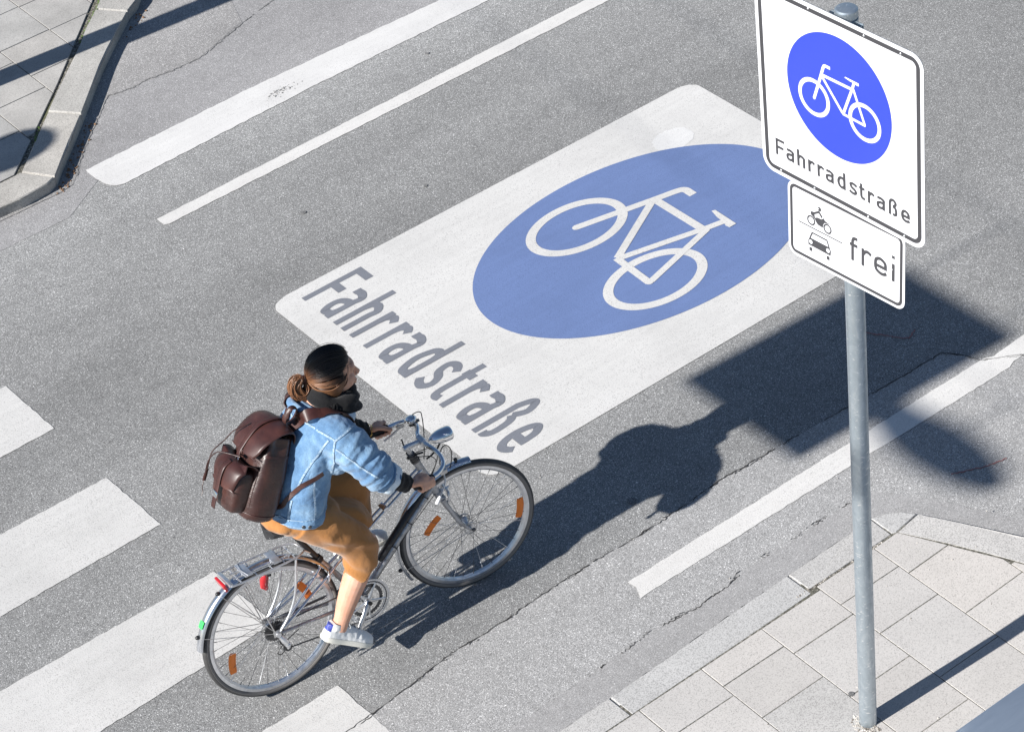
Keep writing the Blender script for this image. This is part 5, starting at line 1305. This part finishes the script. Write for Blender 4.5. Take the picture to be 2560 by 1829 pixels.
# full roll of hair over the ear and the nape
for i in range(330):
    s = -1 if rnd.random() < .72 else 1; f = rnd.random()
    q = [scalp(V((.46, s*.80, .10-.12*f)).normalized(), .001), scalp(V((.14, s*1., -.22-.48*f)).normalized(), .008+.012*f), scalp(V((-.30, s*.90, -.40-.60*f)).normalized(), .013+.015*f), scalp(V((-.78, s*.55, -.35-.40*f)).normalized(), .015), TIE+V((.004, s*.006, -.010*f))]
    strands.append((cr(q, 5), rnd.uniform(.0012, .0028), rnd.uniform(-.05, .2)))
base_n = len(hr.v); tn = [htone(V(v))*.55 for v in hr.v]
for pts, r, dt in strands:
    n = len(pts); k0 = len(hr.v)
    hr.tube(pts, [r*(.35+.65*sin(pi*min(1, (i+.6)/(n)))) for i in range(n)], 4, cap=True)
    for i in range(n):
        for _ in range(4): tn.append(max(0, min(.86, htone(pts[i])*(.86 if pts[i].x < -.125 else 1)+dt)))
hr.v = [tuple(HM @ V(v)) for v in hr.v]
me = bpy.data.meshes.new('hair'); me.from_pydata(hr.v, [], hr.f); me.materials.append(M['hair'])
for p in me.polygons: p.use_smooth = True
at = me.attributes.new('tone', 'FLOAT', 'POINT'); at.data.foreach_set('value', tn)
HR = bpy.data.objects.new('hair', me); link(HR, PR)
mb = MB()
for k in range(3): mb.tube([TIE+V((-.012+.006*k, 0, 0))+V((0, cos(t)*.017, sin(t)*.017)) for t in [2*pi*i/20 for i in range(20)]], .0035, 8, closed=True)
mb.v = [tuple(HM @ V(v)) for v in mb.v]; mb.build('hair_tie', 'leather', HR)

# ------------------------------------------------------------------ backpack
BPm = BM @ Matrix.Translation((.137, .022, .988)) @ Matrix(((-.866, 0, .5), (0, -1, 0), (.5, 0, .866))).to_4x4()   # local x outwards, y to the right, z up the back
BP = empty('backpack', BPm); tag(BP, 'dark brown leather rucksack on the rider\'s back with flap, front pocket and laces', 'backpack')
def sq(a, e): return math.copysign(abs(a)**e, a)
mb = MB(); vs = []; fs = []; n = 48
sec = [(-.062, .10, .050, .075), (-.055, .130, .072, .080), (-.035, .148, .084, .084), (.02, .154, .090, .087), (.10, .152, .092, .087), (.18, .148, .090, .086), (.26, .142, .084, .082), (.32, .134, .078, .078), (.36, .126, .072, .074), (.385, .128, .072, .074), (.395, .118, .060, .074), (.385, .10, .048, .074), (.33, .08, .035, .074)]
for z, hy, hx, cx in sec:
    z *= .885; hy *= .92
    for j in range(n):
        a = 2*pi*j/n; x = cx+hx*sq(cos(a), .62); y = hy*sq(sin(a), .62)
        d = 0
        if z > .24: g = min(1, (z-.24)/.1); d = .010*g*sin(a*9+1.3*sin(a*2)+z*14)
        d += .013*noise.noise(V((x*8, y*8, z*11+4)))+.0055*noise.noise(V((x*22, y*22, z*30)))
        vs.append((x+d*cos(a), y+d*sin(a), z+.005*noise.noise(V((x*20, y*20, 3)))))
for i in range(len(sec)-1):
    for j in range(n): fs.append((i*n+j, i*n+(j+1) % n, (i+1)*n+(j+1) % n, (i+1)*n+j))
fs += [tuple(range(n)), tuple((len(sec)-1)*n+j for j in range(n))]
mb.add(vs, fs); BG = mb.build('bag', 'leather', BP, auto=180); BG.modifiers.new('s', 'SUBSURF').levels = 1; BG.modifiers['s'].render_levels = 2
mb = MB()
def bag_pt(a, z, o=.0):
    k = min(range(len(sec)-3), key=lambda i: abs(sec[i][0]*.885-z)); k = max(0, k); i2 = k+1 if sec[k][0]*.885 <= z else max(0, k-1)
    z0, z1 = sec[k][0]*.885, sec[i2][0]*.885; t = 0 if abs(z1-z0) < 1e-6 else max(0, min(1, (z-z0)/(z1-z0)))
    hy, hx, cx = [lerp(sec[k][m_], sec[i2][m_], t) for m_ in (1, 2, 3)]; hy *= .92
    return V((cx+(hx+o)*sq(cos(a), .62), (hy+o)*sq(sin(a), .62), z))
bgt = bvhtree.BVHTree.FromPolygons([V(v) for v in vs], [f for f in fs if len(f) < 5])
for a in (.80, -.80, 2.35, -2.35): mb = MB(); mb.tube(cr([snap(bag_pt(a, z), -.0012, bgt)[0] for z in [-.04+.077*i for i in range(5)]], 6), .0030, 8); mb.build('seam_piping', 'leather', BP)
mb = MB(); mb.tube([snap(bag_pt(2*pi*i/60, -.012), .0, bgt)[0] for i in range(60)], .0032, 8, closed=True); mb.build('seam_piping', 'leather', BP)
mb = MB(); strap(mb, [tuple(bag_pt(a_, .262)) for a_ in [-2.4+4.8*i/16 for i in range(17)]], .012, .0025, .001, bgt, 3); mb.build('drawstring', 'leather_flap', BP)
# flap
def sheet3(name, path, widths, m, t=.004, nseg=14, corner=.0, parent=BP, sag=.006, y0=0.):
    c = cr([(a, 0, b) for a, b in path], 6); k = len(c); vs = []; fs = []
    for i, p in enumerate(c):
        f = i/(k-1); w = widths[0]+(widths[-1]-widths[0])*f if len(widths) == 2 else widths[min(int(f*(len(widths)-1)), len(widths)-2)]*(1-(f*(len(widths)-1)) % 1)+widths[min(int(f*(len(widths)-1))+1, len(widths)-1)]*((f*(len(widths)-1)) % 1)
        for j in range(nseg+1):
            y = -w+2*w*j/nseg; e = abs(y/w)
            T = (c[min(i+1, k-1)]-c[max(i-1, 0)]).normalized(); nn = T.cross(V((0, 1, 0)));
            if nn.dot(p-V((.08, 0, .22))) < 0: nn = -nn
            q = V((p.x, y+y0, p.z))+nn*(-sag*e**3+.004*noise.noise(V((p.x*12, y*12, p.z*12))))
            vs.append(q)
    m_ = nseg+1
    for i in range(k-1):
        for j in range(nseg): fs.append((i*m_+j, i*m_+j+1, (i+1)*m_+j+1, (i+1)*m_+j))
    mb = MB(); mb.add(vs, fs); o = mb.build(name, m, parent, auto=180)
    md = o.modifiers.new('t', 'SOLIDIFY'); md.thickness = t; md.offset = 1; return o
FP = [(-.004, .320), (.008, .362), (.040, .382), (.090, .372), (.135, .340), (.168, .298), (.184, .258), (.190, .232)]
sheet3('flap', [(a+.004, b+.006) for a, b in FP], [.112, .120, .124, .122, .112, .086], 'leather_flap', .0045, 16, sag=.014)
sheet3('flap_strap', [(a+.012*(1 if i > 3 else .5), b+.014*(1 if i < 5 else .3)) for i, (a, b) in enumerate(FP)]+[(.200, .205)], [.014, .014], 'leather_flap', .003, 3, sag=0.)
mb = MB(); mb.box((.199, 0, .240), (.004, .020, .010), None, .003); mb.build('strap_keeper', 'leather', BP)
mb = MB(); mb.tube([V((.205, .011*cos(t), .198+.014*sin(t))) for t in [2*pi*i/20 for i in range(20)]], .0022, 8, closed=True)
mb.tube(cr([(.207, 0, .186), (.210, .008, .171), (.208, 0, .153), (.207, -.008, .171), (.207, 0, .186)], 5), .0030, 8)
mb.tube([V((.205, .009*cos(t), .144+.010*sin(t))) for t in [2*pi*i/20 for i in range(20)]], .0022, 8, closed=True)
mb.build('snap_hook', 'chrome', BP)
# pocket
mb = MB(); vs = []; fs = []; n = 40
sec = [(-.030, .070, .030), (-.020, .094, .045), (.02, .104, .053), (.08, .106, .056), (.13, .104, .055), (.165, .100, .050), (.175, .085, .035)]
for z, hy, hx in sec:
    for j in range(n):
        a = 2*pi*j/n; x = .190+hx*sq(cos(a), .55)+.006*noise.noise(V((cos(a)*2, z*14, 1))); y = hy*sq(sin(a), .55); vs.append((x, y, z))
for i in range(len(sec)-1):
    for j in range(n): fs.append((i*n+j, i*n+(j+1) % n, (i+1)*n+(j+1) % n, (i+1)*n+j))
fs += [tuple(range(n)), tuple((len(sec)-1)*n+j for j in range(n))]
mb.add(vs, fs); PK = mb.build('front_pocket', 'leather', BP, auto=180); s_m = PK.modifiers.new('s', 'SUBSURF'); s_m.levels = 1; s_m.render_levels = 1
sheet3('pocket_flap', [(.165, .175), (.190, .192), (.225, .190), (.250, .165), (.258, .120), (.256, .075)], [.112, .114, .112, .104, .085], 'leather_flap', .004, 14, sag=.020, parent=PK)
sheet3('pocket_strap', [(.235, .192), (.260, .160), (.266, .115), (.264, .070), (.262, .010), (.258, -.035)], [.015, .015], 'leather_flap', .003, 3, sag=0., parent=PK)
mb = MB(); mb.box((.269, 0, .030), (.003, .021, .013), None, .002); mb.build('buckle', 'chrome', PK)
# laces
for q in ([(.155, -.050, .345), (.205, -.075, .300), (.225, -.100, .240), (.262, -.112, .180), (.268, -.108, .120), (.262, -.112, .070)], [(.205, .020, .215), (.235, -.030, .208), (.262, -.080, .190), (.278, -.100, .140), (.276, -.102, .085)]):
    mb = MB(); mb.tube(cr([(a, b, c__) for a, b, c__ in q], 6), .0030, 8); mb.build('lace', 'leather', BP)
mb = MB(); mb.tube([(.264, -.110, .098), (.266, -.112, .070), (.266, -.112, .040)], [(.006, .004), (.010, .005), (.009, .004)], 8); mb.tube(cr([(.266, -.112, .045), (.268, -.110, .01), (.262, -.105, -.01), (.266, -.100, -.03)], 4), .002, 6); mb.build('lace_tassel', 'leather', BP)
# side flaps, carry handle
mb = MB(); c = cr([(.010, -.028, .350), (-.012, -.036, .405), (-.022, 0, .432), (-.012, .036, .405), (.010, .028, .350)], 6)
mb.tube(c, [(.0125, .0030)]*len(c), 8, up=(1, 0, 0)); mb.build('carry_handle', 'leather_tan', BP)
# shoulder straps, on the jacket (built in rider space)
T2 = (BPm.inverted() @ BM)
def bstrap(name, pts, w, t, off, m='leather_flap'):
    mb = MB(); strap(mb, pts, w, t, off); mb.v = [tuple(T2 @ V(v)) for v in mb.v]; return mb.build(name, m, BP, auto=50)
bstrap('shoulder_strap', [(.280, -.010, 1.295), (.335, -.050, 1.35), (.372, -.090, 1.380), (.43, -.110, 1.372), (.49, -.120, 1.345), (.535, -.125, 1.30), (.55, -.13, 1.20)], .056, .004, .008)
bstrap('shoulder_strap', [(.300, .030, 1.33), (.345, .050, 1.37), (.39, .080, 1.395), (.455, .105, 1.39), (.505, .115, 1.355), (.54, .12, 1.30), (.55, .13, 1.20)], .044, .004, .004)
bstrap('lower_strap', [(.150, -.050, .985), (.160, -.095, 1.008), (.178, -.105, 1.033), (.219, -.125, 1.069), (.258, -.153, 1.104), (.300, -.172, 1.119), (.35, -.18, 1.13)], .020, .003, .003, 'leather')
bstrap('lower_strap', [(.185, .150, .985), (.25, .185, 1.010), (.33, .19, 1.08), (.40, .185, 1.15)], .018, .003, .003, 'leather')
mb = MB(); c = [(.290, -.060, 1.405), (.322, -.070, 1.440), (.350, -.062, 1.420), (.345, -.045, 1.375), (.310, -.040, 1.352), (.285, -.048, 1.372)]
mb.tube(cr(c, 5, True), [(.012, .0025)]*(6*5), 8, closed=True, up=(.5, -.8, .3)); mb.v = [tuple(T2 @ V(v)) for v in mb.v]; mb.build('strap_loop', 'leather', BP)
